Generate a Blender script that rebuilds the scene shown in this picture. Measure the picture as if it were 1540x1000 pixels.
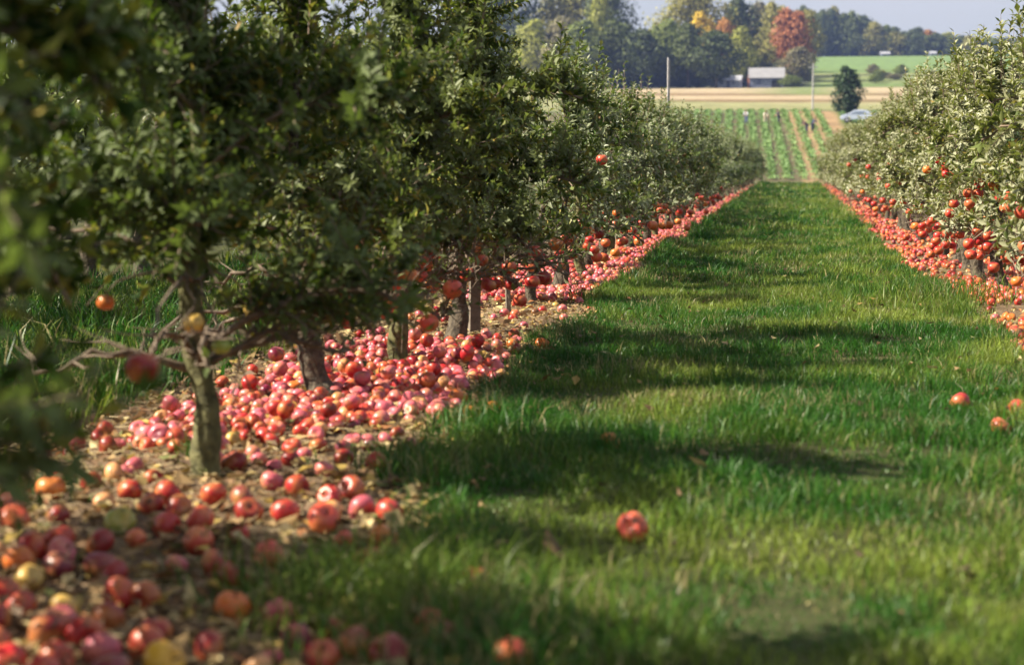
import bpy, bmesh, math, random
import numpy as np
from mathutils import Vector, Matrix, Euler

for o in list(bpy.data.objects):
    bpy.data.objects.remove(o)
SC = bpy.context.scene
COL = SC.collection
RNG = np.random.default_rng(7)
random.seed(7)

# ------------------------------------------------------------------ camera, sky, sun, exposure
cam = bpy.data.objects.new('camera', bpy.data.cameras.new('camera'))
COL.objects.link(cam)
cam.location = (0, 0, 1.0)
cam.rotation_euler = (math.radians(90 - 5.645), 0, math.radians(9.197))
cam.data.sensor_width = 36
cam.data.lens = 36 * 2600 / 1540
cam.data.clip_start = 0.05
cam.data.clip_end = 6000
cam.data.dof.use_dof = True
cam.data.dof.focus_distance = 12.5
cam.data.dof.aperture_fstop = cam.data.lens / 1000 / 0.0225
cam.data.dof.aperture_blades = 0
SC.camera = cam

SUN_EL, SUN_AZ = math.radians(41), math.radians(257)      # azimuth clockwise from +Y (the row direction)
world = bpy.data.worlds.new("World")
SC.world = world
world.use_nodes = True
wn, wl = world.node_tree.nodes, world.node_tree.links
sky = wn.new('ShaderNodeTexSky')
sky.sky_type = 'NISHITA'
sky.sun_disc = False
sky.sun_elevation = SUN_EL
sky.sun_rotation = SUN_AZ
sky.air_density = 1.0
sky.dust_density = 2.2
sky.ozone_density = 1.2
# thin high cloud over the whole sky
stc = wn.new('ShaderNodeTexCoord'); smp = wn.new('ShaderNodeMapping'); smp.inputs['Scale'].default_value = (1.2, 1.2, 5)
snz = wn.new('ShaderNodeTexNoise'); snz.inputs['Scale'].default_value = 2.4; snz.inputs['Detail'].default_value = 6
srp = wn.new('ShaderNodeMapRange'); srp.inputs[1].default_value = .3; srp.inputs[2].default_value = .7; srp.inputs[3].default_value = .55; srp.inputs[4].default_value = .92
smx = wn.new('ShaderNodeMix'); smx.data_type = 'RGBA'; smx.inputs[7].default_value = (5.0, 5.05, 5.5, 1)
wl.new(stc.outputs['Generated'], smp.inputs[0]); wl.new(smp.outputs[0], snz.inputs['Vector']); wl.new(snz.outputs[0], srp.inputs[0])
wl.new(srp.outputs[0], smx.inputs[0]); wl.new(sky.outputs[0], smx.inputs[6]); wl.new(smx.outputs[2], wn['Background'].inputs[0])
wn['Background'].inputs[1].default_value = 0.052

sun = bpy.data.objects.new('sun', bpy.data.lights.new('sun', 'SUN'))
COL.objects.link(sun)
sun.data.energy = 5.0
sun.data.angle = math.radians(0.5)
sun.data.color = (1.0, 0.90, 0.74)
sd = Vector((math.sin(SUN_AZ) * math.cos(SUN_EL), math.cos(SUN_AZ) * math.cos(SUN_EL), math.sin(SUN_EL)))
sun.rotation_euler = sd.to_track_quat('Z', 'Y').to_euler()

SC.view_settings.view_transform = 'Standard'
SC.view_settings.look = 'None'
SC.view_settings.exposure = 1.45
SC.view_settings.gamma = 1
SC.view_settings.use_curve_mapping = False
SC.render.engine = 'CYCLES'
cy = SC.cycles
cy.use_denoising = True
cy.max_bounces = 7
cy.diffuse_bounces = 4
cy.glossy_bounces = 2
cy.transmission_bounces = 4
cy.transparent_max_bounces = 4
cy.volume_bounces = 0
cy.caustics_reflective = False
cy.caustics_refractive = False
cy.sample_clamp_indirect = 6

# ------------------------------------------------------------------ helpers
def tag(o, label=None, cat=None, group=None, kind=None):
    if label: o['label'] = label
    if cat: o['category'] = cat
    if group: o['group'] = group
    if kind: o['kind'] = kind
    return o

def link(name, me, parent=None, loc=None, rot=None, scale=None):
    o = bpy.data.objects.new(name, me)
    COL.objects.link(o)
    if parent is not None: o.parent = parent
    if loc is not None: o.location = loc
    if rot is not None: o.rotation_euler = rot
    if scale is not None: o.scale = (scale,) * 3 if np.isscalar(scale) else scale
    return o

def mesh(name, V, F, mat=None, smooth=False, col=None, mats=None, mi=None):
    """V (n,3); F a list of index arrays (k,3) and (k,4); col per-vertex rgb."""
    me = bpy.data.meshes.new(name)
    V = np.asarray(V, np.float32)
    if not isinstance(F, list): F = [F]
    F = [np.asarray(f, np.int32) for f in F if len(f)]
    me.vertices.add(len(V)); me.vertices.foreach_set('co', V.ravel())
    loops = np.concatenate([f.ravel() for f in F])
    sizes = np.concatenate([np.full(len(f), f.shape[1], np.int32) for f in F])
    starts = np.concatenate([[0], np.cumsum(sizes)[:-1]]).astype(np.int32)
    me.loops.add(len(loops)); me.loops.foreach_set('vertex_index', loops)
    me.polygons.add(len(sizes)); me.polygons.foreach_set('loop_start', starts)
    try: me.polygons.foreach_set('loop_total', sizes)
    except Exception: pass
    me.polygons.foreach_set('use_smooth', np.full(len(sizes), bool(smooth)))
    for m in (mats or ([mat] if mat else [])): me.materials.append(m)
    if mi is not None: me.polygons.foreach_set('material_index', np.asarray(mi, np.int32))
    me.update(calc_edges=True)
    if col is not None:
        a = me.color_attributes.new('tone', 'FLOAT_COLOR', 'POINT')
        c = np.ones((len(V), 4), np.float32); c[:, :3] = col
        a.data.foreach_set('color', c.ravel())
    return me

class MB:
    """collects simple solids into one mesh"""
    def __init__(s): s.v, s.t, s.q, s.n = [], [], [], 0
    def add(s, V, tri=(), quad=()):
        V = np.asarray(V, float)
        if len(tri): s.t.append(np.asarray(tri) + s.n)
        if len(quad): s.q.append(np.asarray(quad) + s.n)
        s.v.append(V); s.n += len(V)
    def box(s, x0, y0, z0, x1, y1, z1):
        s.add([(x0,y0,z0),(x1,y0,z0),(x1,y1,z0),(x0,y1,z0),(x0,y0,z1),(x1,y0,z1),(x1,y1,z1),(x0,y1,z1)],
              quad=[(0,3,2,1),(4,5,6,7),(0,1,5,4),(1,2,6,5),(2,3,7,6),(3,0,4,7)])
    def tube(s, P, R, n=8, cap=True):
        V, q, t = tube(P, R, n, cap); s.add(V, tri=t, quad=q)
    def build(s, name, mat, parent=None, smooth=False, loc=None):
        return link(name, s.me(name, mat, smooth), parent, loc)
    def me(s, name, mat, smooth=False):
        F = []
        if s.q: F.append(np.concatenate(s.q))
        if s.t: F.append(np.concatenate(s.t))
        return mesh(name, np.concatenate(s.v), F, mat, smooth)

def tube(P, R, n=8, cap=True, rough=0.0, rng=None):
    P = np.asarray(P, float); k = len(P)
    R = np.broadcast_to(np.asarray(R, float), (k,))
    T = np.gradient(P, axis=0); T /= np.linalg.norm(T, axis=1, keepdims=True) + 1e-9
    ref = np.array([0.0, 0, 1]) if abs(T[0, 2]) < 0.8 else np.array([1.0, 0, 0])
    V = []
    a = np.arange(n) * 2 * math.pi / n
    for i in range(k):
        u = np.cross(T[i], ref); u /= np.linalg.norm(u) + 1e-9
        w = np.cross(T[i], u)
        r = R[i] * (1 + (rng.normal(0, rough, n) if rng is not None else 0))
        V.append(P[i] + np.outer(np.cos(a) * r, u) + np.outer(np.sin(a) * r, w))
    V = np.concatenate(V)
    i, j = np.meshgrid(np.arange(k - 1), np.arange(n), indexing='ij')
    i, j = i.ravel(), j.ravel(); j2 = (j + 1) % n
    q = np.stack([i*n+j, i*n+j2, (i+1)*n+j2, (i+1)*n+j], 1)
    t = []
    if cap:
        V = np.vstack([V, P[0], P[-1]])
        b = k * n
        t = [(b, (x+1) % n, x) for x in range(n)] + [(b+1, (k-1)*n + x, (k-1)*n + (x+1) % n) for x in range(n)]
    return V, q, t

def vnoise(x, y, s=1.0, seed=0):
    """smooth value noise 0..1"""
    x = np.asarray(x, float) / s; y = np.asarray(y, float) / s
    xi, yi = np.floor(x).astype(np.int64), np.floor(y).astype(np.int64)
    fx, fy = x - xi, y - yi
    fx, fy = fx*fx*(3-2*fx), fy*fy*(3-2*fy)
    def h(a, b):
        n = (a * 374761393 + b * 668265263 + seed * 974634777) & 0x7fffffff
        n = ((n ^ (n >> 13)) * 1274126177) & 0x7fffffff
        return ((n ^ (n >> 16)) & 0xffff) / 65535.0
    return (h(xi,yi)*(1-fx)+h(xi+1,yi)*fx)*(1-fy) + (h(xi,yi+1)*(1-fx)+h(xi+1,yi+1)*fx)*fy

def fbm(x, y, s=1.0, seed=0, o=3):
    t, a, w = 0, 0.5, 0
    for k in range(o):
        t = t + a * vnoise(x, y, s / 2**k, seed + k*17); w += a; a *= .5
    return t / w

def sstep(a, b, x):
    t = np.clip((np.asarray(x, float) - a) / (b - a), 0, 1)
    return t * t * (3 - 2 * t)

# ------------------------------------------------------------------ materials
def new_mat(name):
    m = bpy.data.materials.new(name); m.use_nodes = True
    nt = m.node_tree
    return m, nt.nodes, nt.links, nt.nodes['Principled BSDF'], nt.nodes['Material Output']

def N(nodes, typ, **kw):
    n = nodes.new(typ)
    for k, v in kw.items():
        if k.startswith('i_'):
            key = k[2:]
            n.inputs[int(key) if key.isdigit() else key].default_value = v
        else: setattr(n, k, v)
    return n

def mixc(nodes, links, fac, a, b, blend='MIX'):
    n = nodes.new('ShaderNodeMix'); n.data_type = 'RGBA'; n.blend_type = blend
    for sock, val in ((n.inputs[0], fac), (n.inputs[6], a), (n.inputs[7], b)):
        if hasattr(val, 'is_linked') or isinstance(val, bpy.types.NodeSocket): links.new(val, sock)
        elif isinstance(val, (int, float)): sock.default_value = val
        else: sock.default_value = (*val, 1)
    return n.outputs[2]

def ramp(nodes, links, fac, stops):
    r = nodes.new('ShaderNodeValToRGB')
    e = r.color_ramp.elements
    while len(e) < len(stops): e.new(0.5)
    for k, (p, c) in enumerate(stops):
        e[k].position = p; e[k].color = (*c, 1) if len(c) == 3 else c
    links.new(fac, r.inputs[0])
    return r.outputs[0]

def noise_node(nodes, links, scale, detail=3, coord=None, rough=.55):
    n = N(nodes, 'ShaderNodeTexNoise', i_Scale=scale, i_Detail=detail, i_Roughness=rough)
    if coord is not None: links.new(coord, n.inputs['Vector'])
    return n

def plain(name, c, rough=.7, var=.25, scale=3.0, metal=0.0, spec=.4, bump=0.0):
    m, nd, lk, b, out = new_mat(name)
    tc = nd.new('ShaderNodeTexCoord')
    n = noise_node(nd, lk, scale, 5, tc.outputs['Object'])
    c = np.array(c)
    lk.new(ramp(nd, lk, n.outputs[0], [(.3, tuple(c*(1-var))), (.7, tuple(np.minimum(c*(1+var), .95)))]), b.inputs['Base Color'])
    b.inputs['Roughness'].default_value = rough
    b.inputs['Metallic'].default_value = metal
    b.inputs['Specular IOR Level'].default_value = spec
    if bump:
        bp = N(nd, 'ShaderNodeBump', i_Strength=bump, i_Distance=.02)
        lk.new(n.outputs[0], bp.inputs['Height']); lk.new(bp.outputs[0], b.inputs['Normal'])
    return m

def leaf_mat(name, stops, back=None, trans=.32, rough=.38, spec=.5, use_obj=False, tcol=(.16,.24,.03)):
    """foliage: diffuse + sheen of a waxy leaf + light passing through; each leaf island its own tone"""
    m, nd, lk, b, out = new_mat(name)
    g = nd.new('ShaderNodeNewGeometry')
    c = ramp(nd, lk, g.outputs['Random Per Island'], stops)
    if back is not None:
        c = mixc(nd, lk, g.outputs['Backfacing'], c, back)
    if use_obj:
        oi = nd.new('ShaderNodeObjectInfo')
        c = mixc(nd, lk, 1.0, c, oi.outputs['Color'], 'MULTIPLY')
    lk.new(c, b.inputs['Base Color'])
    b.inputs['Roughness'].default_value = rough
    b.inputs['Specular IOR Level'].default_value = spec
    t = nd.new('ShaderNodeBsdfTranslucent')
    tc = mixc(nd, lk, 1.0, c, (2.0, 2.2, .9), 'MULTIPLY') if tcol is None else mixc(nd, lk, .6, c, tcol)
    lk.new(tc, t.inputs[0])
    mx = nd.new('ShaderNodeMixShader'); mx.inputs[0].default_value = trans
    lk.new(b.outputs[0], mx.inputs[1]); lk.new(t.outputs[0], mx.inputs[2]); lk.new(mx.outputs[0], out.inputs[0])
    return m

def attr_mat(name, rough=.6, trans=0.0, spec=.3, noise=None, bump=0.0):
    m, nd, lk, b, out = new_mat(name)
    a = N(nd, 'ShaderNodeVertexColor', layer_name='tone')
    c = a.outputs[0]
    if noise:
        tc = nd.new('ShaderNodeTexCoord')
        last = None
        for sc, lo, hi in noise:
            n = noise_node(nd, lk, sc, 4, tc.outputs['Object'])
            c = mixc(nd, lk, 1.0, c, ramp(nd, lk, n.outputs[0], [(.3, (lo,)*3), (.7, (hi,)*3)]), 'MULTIPLY')
            last = n
        if bump:
            bp = N(nd, 'ShaderNodeBump', i_Strength=bump, i_Distance=.03)
            lk.new(last.outputs[0], bp.inputs['Height']); lk.new(bp.outputs[0], b.inputs['Normal'])
    lk.new(c, b.inputs['Base Color'])
    b.inputs['Roughness'].default_value = rough
    b.inputs['Specular IOR Level'].default_value = spec
    if trans:
        t = nd.new('ShaderNodeBsdfTranslucent'); lk.new(c, t.inputs[0])
        mx = nd.new('ShaderNodeMixShader'); mx.inputs[0].default_value = trans
        lk.new(b.outputs[0], mx.inputs[1]); lk.new(t.outputs[0], mx.inputs[2]); lk.new(mx.outputs[0], out.inputs[0])
    return m

def apple_mat(name, from_object):
    m, nd, lk, b, out = new_mat(name)
    tc = nd.new('ShaderNodeTexCoord')
    if from_object:
        oi = nd.new('ShaderNodeObjectInfo'); tint = oi.outputs['Color']
        add = N(nd, 'ShaderNodeVectorMath', operation='ADD')
        lk.new(tc.outputs['Object'], add.inputs[0]); 
        mul = N(nd, 'ShaderNodeMath', operation='MULTIPLY', i_1=50.0); lk.new(oi.outputs['Random'], mul.inputs[0])
        lk.new(mul.outputs[0], add.inputs[1]); co = add.outputs[0]
    else:
        tint = N(nd, 'ShaderNodeVertexColor', layer_name='tone').outputs[0]; co = tc.outputs['Object']
    n = noise_node(nd, lk, 13 if not from_object else .6, 2, co)
    blush = ramp(nd, lk, n.outputs[0], [(.47, (0,)*3), (.72, (1,)*3)])
    yel = mixc(nd, lk, .55, tint, (.62, .33, .09))
    c = mixc(nd, lk, blush, tint, yel)
    smp = nd.new('ShaderNodeMapping'); smp.inputs['Scale'].default_value = (9, 9, 1.2); lk.new(co, smp.inputs[0])
    n4 = noise_node(nd, lk, 1.6, 3, smp.outputs[0])
    c = mixc(nd, lk, ramp(nd, lk, n4.outputs[0], [(.5, (0,)*3), (.75, (.5,)*3)]), c, yel)
    n2 = noise_node(nd, lk, 90 if not from_object else 5, 2, co)
    c = mixc(nd, lk, 1.0, c, ramp(nd, lk, n2.outputs[0], [(.3, (.82,)*3), (.7, (1.12,)*3)]), 'MULTIPLY')
    n3 = noise_node(nd, lk, 18 if not from_object else 1.1, 1, co)
    spot = ramp(nd, lk, n3.outputs[0], [(.66, (0,)*3), (.73, (.9,)*3)])
    c = mixc(nd, lk, spot, c, (.10, .045, .02))
    lk.new(c, b.inputs['Base Color'])
    b.inputs['Roughness'].default_value = .36
    b.inputs['Specular IOR Level'].default_value = .38
    b.inputs['Coat Weight'].default_value = .05
    return m

M = {}
M['bark'] = plain('apple_bark', (.082, .066, .045), .9, .65, 34, bump=1.0)
M['moss_bark'] = plain('mossy_bark', (.105, .10, .040), .9, .65, 28, bump=1.0)
M['twig'] = plain('twig_bark', (.15, .11, .075), .8, .4, 30)
M['leaf'] = leaf_mat('apple_leaf', [(0, (.008,.024,.004)), (.45, (.017,.048,.006)), (.66, (.060,.110,.012)), (.80, (.27,.28,.05)), (.985, (.30,.22,.04)), (1, (.2,.09,.03))], back=(.10,.135,.045), trans=.26, rough=.55, spec=.22, tcol=(.16,.25,.02))  # bright stops put sun specks, darkest stops shade, into the leaf colour
M['leaf_pale'] = leaf_mat('apple_leaf_pale', [(0, (.05,.08,.016)), (.45, (.115,.155,.034)), (.8, (.21,.235,.075)), (.93, (.32,.31,.13)), (.985, (.34,.24,.05)), (1, (.28,.1,.03))], back=(.32,.33,.19), trans=.30, rough=.45, spec=.45, tcol=(.24,.28,.04))  # olive leaf of the sunlit row, some of its sunlight put into the colour
M['leaf_lit'] = leaf_mat('apple_leaf_lit', [(0, (.013,.034,.005)), (.35, (.040,.082,.010)), (.60, (.10,.155,.02)), (.82, (.29,.30,.06)), (.985, (.34,.25,.05)), (1, (.2,.09,.03))], back=(.14,.17,.06), trans=.3, rough=.5, spec=.3, tcol=(.20,.27,.03))  # brighter leaf copy for the lit crowns, warm sunlight put into the colour
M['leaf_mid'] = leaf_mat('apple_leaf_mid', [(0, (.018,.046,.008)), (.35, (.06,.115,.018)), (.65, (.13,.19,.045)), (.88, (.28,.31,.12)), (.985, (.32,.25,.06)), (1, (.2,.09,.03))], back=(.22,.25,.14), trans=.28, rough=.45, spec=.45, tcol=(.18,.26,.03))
M['grass'] = attr_mat('grass_blade', .42, .38, .30)
M['litter'] = attr_mat('dry_leaf', .7, .2, .25)
M['ground'] = attr_mat('ground_soil', .95, 0, .15, noise=[(.35, .75, 1.25), (6, .7, 1.3), (60, .6, 1.35)], bump=.5)
M['apple'] = apple_mat('apple_skin', True)
M['apple_mass'] = apple_mat('apple_skin_mass', False)
M['stem'] = plain('apple_stem', (.09, .055, .03), .8)
M['stake'] = plain('weathered_stake', (.16, .13, .10), .85, .4, 20, bump=.4)
M['bgleaf'] = leaf_mat('woodland_leaf', [(0, (.55,.55,.55)), (.5, (.95,.95,.95)), (1, (1.5,1.5,1.4))], trans=.2, rough=.6, spec=.2, use_obj=True, tcol=None)
M['bgbark'] = plain('woodland_bark', (.10, .085, .07), .9)
M['crop'] = leaf_mat('crop_leaf', [(0, (.10,.19,.05)), (.6, (.19,.32,.10)), (1, (.29,.41,.16))], trans=.2, rough=.5, spec=.3)

# ------------------------------------------------------------------ terrain
KY = np.array([-80, 76, 80, 86, 100, 115, 130, 148, 155, 222, 226, 240, 420, 432, 540, 685, 720, 900, 1500], float)
KZ = np.array([0, 0, -.05, -.3, -1.7, -2.4, -2.2, -1.1, -.49, 7.2, 7.5, 7.95, 18.5, 18.9, 28.6, 41.2, 41.7, 39, 22], float)
def gz(x, y):
    x = np.asarray(x, float); y = np.asarray(y, float)
    z = np.interp(y, KY, KZ)
    near = 1 - sstep(60, 78, y)
    return z + near * ((vnoise(x, y, 1.1, 3) - .5) * .05 + (vnoise(x, y, .35, 5) - .5) * .022)

def edge_left(y):
    e = np.interp(y, [0, 3.3, 3.8, 4.3, 4.8, 5.3, 6, 8, 12, 80], [-.6, -.66, -.8, -.95, -1.1, -1.27, -1.3, -1.34, -1.40, -1.38])
    return e + (vnoise(y, 0 * np.asarray(y, float), .5, 11) - .5) * .22
def edge_right(y):
    e = np.interp(y, [0, 5, 6.4, 9.5, 10.6, 14, 20, 80], [1.3, 1.15, 1.05, 1.2, 1.2, 1.14, 1.04, 1.1])
    return e + (vnoise(y, 0 * np.asarray(y, float), .6, 12) - .5) * .2

def build_ground():
    xs = np.concatenate([-np.geomspace(5, 900, 46)[::-1], np.arange(-4.9, 3.0, .1), np.geomspace(3, 900, 46)])
    ys = np.concatenate([[-60, -30, -12], np.arange(-4, 20, .1), np.arange(20, 84, .5), np.arange(84, 262, 2), np.arange(262, 740, 8), np.geomspace(740, 1400, 24)])
    X, Y = np.meshgrid(xs, ys, indexing='ij')
    Z = gz(X, Y)
    nx, ny = X.shape
    i, j = np.meshgrid(np.arange(nx-1), np.arange(ny-1), indexing='ij'); i, j = i.ravel(), j.ravel()
    q = np.stack([i*ny+j, (i+1)*ny+j, (i+1)*ny+j+1, i*ny+j+1], 1)
    x, y = X.ravel(), Y.ravel()
    n1, n2 = fbm(x, y, 1.2, 21), fbm(x, y, .4, 22)
    def mixv(a, b, t): return a + (np.array(b) - a) * np.clip(t, 0, 1)[:, None]
    c = np.tile(np.array([.046, .052, .018]), (len(x), 1))
    dirt = np.array([.155, .108, .065]) * (.55 + .9 * n2)[:, None]
    wl_ = edge_left(y); wr_ = edge_right(y)
    strip = (sstep(-2.95, -2.7, x) * (1 - sstep(wl_ - .1, wl_ + .08, x)) + sstep(wr_ - .08, wr_ + .1, x) * (1 - sstep(2.3, 2.6, x)))
    c = mixv(c, dirt, strip) if False else c + (dirt - c) * strip[:, None]
    bare = sstep(.62, .75, n1) * (1 - strip)
    c = c + (np.array([.10, .085, .04]) - c) * (bare * .6)[:, None]
    far = sstep(78, 84, y)
    c = mixv(c, (.06, .11, .028), far)
    # strawberry field soil
    fld = sstep(148, 153, y) * (1 - sstep(223, 225, y)) * (1 - sstep(5.2, 6, x + .035 * (y - 205)))
    soil = np.where((x + .033 * (y - 205) > -.9)[:, None], np.array([.25, .17, .09]), np.array([.10, .085, .045]))
    c = c + (soil - c) * fld[:, None]
    c = mixv(c, (.045, .075, .022), sstep(223, 226, y) * (1 - sstep(232, 236, y)))
    # stubble field with swaths
    sw = vnoise(x * .02, y + x * .25, 17, 31)
    stub = np.array([.26, .20, .12]) + (sw - .5)[:, None] * np.array([.30, .28, .20])
    t = sstep(232, 238, y) * (1 - sstep(418, 426, y))
    c = c + (stub - c) * t[:, None]
    gw = t * np.maximum(sstep(.48, .62, vnoise(x * .5, y + x * .6, 26, 33)), 1 - sstep(255, 300, y)) * .7
    c = mixv(c, (.16, .19, .07), gw)
    wedge = np.exp(-((x - 2) / 9) ** 2) * sstep(325, 350, y + .8 * x) * (1 - sstep(418, 426, y)); c = mixv(c, (.12, .17, .05), wedge * .85)
    ol = np.array([.13, .17, .055]) + (vnoise(x * .15, y, 22, 35) - .5)[:, None] * np.array([.10, .05, .04])
    t = sstep(420, 428, y) * (1 - sstep(540, 552, y)); c = c + (ol - c) * t[:, None]
    t = sstep(540, 552, y) * (1 - sstep(688, 692, y)); c = mixv(c, (.12, .185, .06), t * sstep(-8, 2, x)); c = mixv(c, (.07, .08, .03), t * (1 - sstep(-8, 2, x)))
    t = sstep(688, 692, y); c = mixv(c, (.05, .06, .03), t)
    yard = sstep(421, 427, y) * (1 - sstep(470, 480, y)) * (1 - sstep(0, 8, x))
    c = mixv(c, (.05, .055, .03), yard)
    me = mesh('ground', np.stack([x, y, Z.ravel()], 1), q, M['ground'], True, np.clip(c, .004, .9))
    return tag(link('ground', me), kind='structure')
build_ground()

# ------------------------------------------------------------------ grass
def build_grass():
    zones = [  # y0, y1, x0, x1, density, width, height
        (2.7, 6.0, None, None, 5600, .0042, .054),
        (6.0, 9.0, None, None, 6200, .0038, .050),
        (9.0, 14.0, None, None, 5400, .0042, .052),
        (14.0, 24.0, None, None, 2300, .0070, .065),
        (24.0, 45.0, None, None, 800, .013, .075),
        (45.0, 80.0, None, None, 300, .026, .085),
        (4.0, 16.0, -5.2, -2.65, 1300, .009, .11)]
    PX, PY, W_, H_ = [], [], [], []
    for y0, y1, x0, x1, d, w, h in zones:
        a0, a1 = (x0, x1) if x0 is not None else (-1.6, 1.5)
        n = int((y1 - y0) * (a1 - a0) * d)
        x, y = RNG.uniform(a0, a1, n), RNG.uniform(y0, y1, n)
        if x0 is None:
            l, r = edge_left(y), edge_right(y)
            keep = (x > l + RNG.normal(0, .05, n)) & (x < r + RNG.normal(0, .06, n)) & (x < (y * .24 + .1)) & (x > -.47 * y - .2)
            tuft = np.exp(-((x - l - .12) / .14) ** 2) * .5 + np.exp(-((x - r + .1) / .14) ** 2) * .3
        else:
            keep = (x < -2.7 + RNG.normal(0, .12, n)); tuft = 0 * x + .2
        keep &= RNG.random(n) < .32 + 1.4 * np.clip(fbm(x, y, .26, 41) * 1.9 - .45, 0, 1)
        tuft = np.broadcast_to(tuft, x.shape)
        x, y, tuft = x[keep], y[keep], tuft[keep]
        hh = h * (.30 + 1.6 * np.clip(fbm(x, y, .28, 44) * 1.8 - .4, 0, 1) * (.5 + fbm(x, y, 1.4, 45))) * RNG.uniform(.55, 1.25, len(x)) * (1 + tuft * 1.5)
        PX.append(x); PY.append(y); W_.append(np.full(len(x), w) * RNG.uniform(.6, 1.3, len(x))); H_.append(hh)
    # tufts standing in the litter
    for cx, cy_, n, r, h in [(-.80,3.72,900,.16,.14), (-1.02,3.86,900,.16,.13), (-.62,3.45,700,.18,.14), (-2.02,5.55,26,.03,.17), (-2.2,4.9,160,.10,.07), (-1.52,12.3,60,.05,.26), (-1.33,9.2,120,.1,.1), (-2.3,5.0,120,.1,.06), (1.1,12.6,500,.28,.22), (.9,12.9,400,.25,.18), (-1.1,6.3,260,.12,.16), (-1.2,5.6,300,.12,.14)]:
        PX.append(RNG.normal(cx, r, n)); PY.append(RNG.normal(cy_, r, n)); W_.append(RNG.uniform(.003, .0065, n)); H_.append(h * RNG.uniform(.5, 1.2, n))
    x, y, w, h = map(np.concatenate, (PX, PY, W_, H_))
    n = len(x); z = gz(x, y) - .004
    az, fa = RNG.uniform(0, 2*math.pi, n), RNG.uniform(0, 2*math.pi, n)
    lean = np.abs(RNG.normal(.45, .4, n)) + .1
    d = np.stack([np.cos(az), np.sin(az), 0*az], 1); s = np.stack([np.cos(fa), np.sin(fa), 0*fa], 1) * (w/2)[:, None]
    b = np.stack([x, y, z], 1)
    mid = b + d * (h*lean*.35)[:, None] + np.array([0, 0, 1]) * (h*.55)[:, None]
    tip = b + d * (h*lean*1.05)[:, None] + np.array([0, 0, 1]) * (h*np.clip(1.05 - .35*lean, .3, 1))[:, None]
    V = np.stack([b - s, b + s, mid - s*.8, mid + s*.8, tip], 1).reshape(-1, 3)
    k = np.arange(n)[:, None] * 5
    quad, tri = k + np.array([0, 1, 3, 2]), k + np.array([2, 3, 4])
    t = np.clip((fbm(x, y, .55, 51) - .5) * 3.4 + .22 + RNG.normal(0, .25, n), 0, 1)
    lush = np.exp(-((x - edge_left(y) - .15) / .3) ** 2)
    t = np.clip(t - .35 * lush, 0, 1)
    c = np.array([.030, .112, .010]) + t[:, None] * np.array([.150, .125, .024])
    dry = RNG.random(n) < (.035 + .28 * sstep(.52, .75, fbm(x, y, .5, 53)))
    c[dry] = np.array([.30, .26, .12]) * RNG.uniform(.6, 1.15, (dry.sum(), 1))
    c *= RNG.uniform(.55, 1.5, (n, 1))
    me = mesh('grass', V, [quad, tri], M['grass'], True, np.repeat(c, 5, 0))
    print('grass blades', n)
    tag(link('grass', me), 'short green grass of the mown aisle between the apple rows', 'grass', kind='stuff')
build_grass()

# ------------------------------------------------------------------ litter under the trees
def build_litter():
    n = 26000
    y = 3.0 + (RNG.random(n) ** 1.7) * 15; side = RNG.random(n) < .82
    x = np.where(side, RNG.uniform(-2.75, -.6, n), RNG.uniform(.95, 2.3, n))
    keep = (side & (x < edge_left(y) + np.abs(RNG.normal(0, .12, n)))) | (~side & (x > edge_right(y) - .1) & (y > 8))
    ex = RNG.uniform(3.6, 16, 240); exx = RNG.uniform(-1.3, 1.1, 240)
    x, y = np.concatenate([x[keep], exx]), np.concatenate([y[keep], ex]); n = len(x); lane = np.arange(n) >= n - 240
    L = np.clip(RNG.lognormal(math.log(.036), .45, n), .012, .10); Wd = L * RNG.uniform(.35, .75, n)
    az = RNG.uniform(0, 2*math.pi, n); u = np.stack([np.cos(az), np.sin(az), RNG.normal(0, .3, n)], 1)
    v = np.stack([-np.sin(az), np.cos(az), RNG.normal(0, .3, n)], 1)
    p = np.stack([x, y, gz(x, y) + RNG.uniform(.006, .028, n) + lane * RNG.uniform(.01, .05, n)], 1)
    curl = np.zeros((n, 3)); curl[:, 2] = RNG.uniform(-.012, .016, n)
    V = np.stack([p - u*(L/2)[:, None], p + v*(Wd/2)[:, None] + curl, p + u*(L/2)[:, None], p - v*(Wd/2)[:, None] + curl, p], 1).reshape(-1, 3)
    k = np.arange(n)[:, None] * 5
    tris = np.concatenate([k + np.array(a) for a in ((0,4,1),(1,4,2),(2,4,3),(3,4,0))])
    pal = np.array([(.30,.20,.09),(.38,.30,.14),(.20,.12,.06),(.42,.30,.08),(.13,.085,.05),(.50,.40,.20),(.30,.13,.05),(.16,.18,.06)])
    c = pal[RNG.choice(len(pal), n, p=[.22,.13,.22,.08,.20,.07,.05,.03])] * RNG.uniform(.75, 1.35, (n, 1))
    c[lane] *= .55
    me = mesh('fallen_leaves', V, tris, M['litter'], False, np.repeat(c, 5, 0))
    tag(link('fallen_leaves', me), 'dry tan and yellow leaves littering the bare strips under the trees', 'leaves', kind='stuff')
    mb = MB(); cols = []
    for _ in range(1500):
        yy = 3 + random.random() ** 1.5 * 11; xx = random.uniform(-2.8, -1.0)
        if xx > edge_left(np.array([yy]))[0] - .02: continue
        a = random.gauss(0, .9); l = random.uniform(.04, .22); zz = gz(xx, yy) + .012
        dx, dy = math.cos(a)*l/2, math.sin(a)*l/2
        r = random.uniform(.001, .0026)
        mb.tube([(xx-dx, yy-dy, zz), (xx+random.gauss(0,.01), yy+random.gauss(0,.01), zz+random.uniform(0,.012)), (xx+dx, yy+dy, zz+random.uniform(-.004,.02))], [r, r, r*.6], 3, False)
    st = plain('straw', (.40, .32, .18), .8, .4, 9)
    tag(mb.build('straw_litter', st), 'dead stalks and straw scattered over the bare soil', 'straw', kind='stuff')
build_litter()

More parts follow.
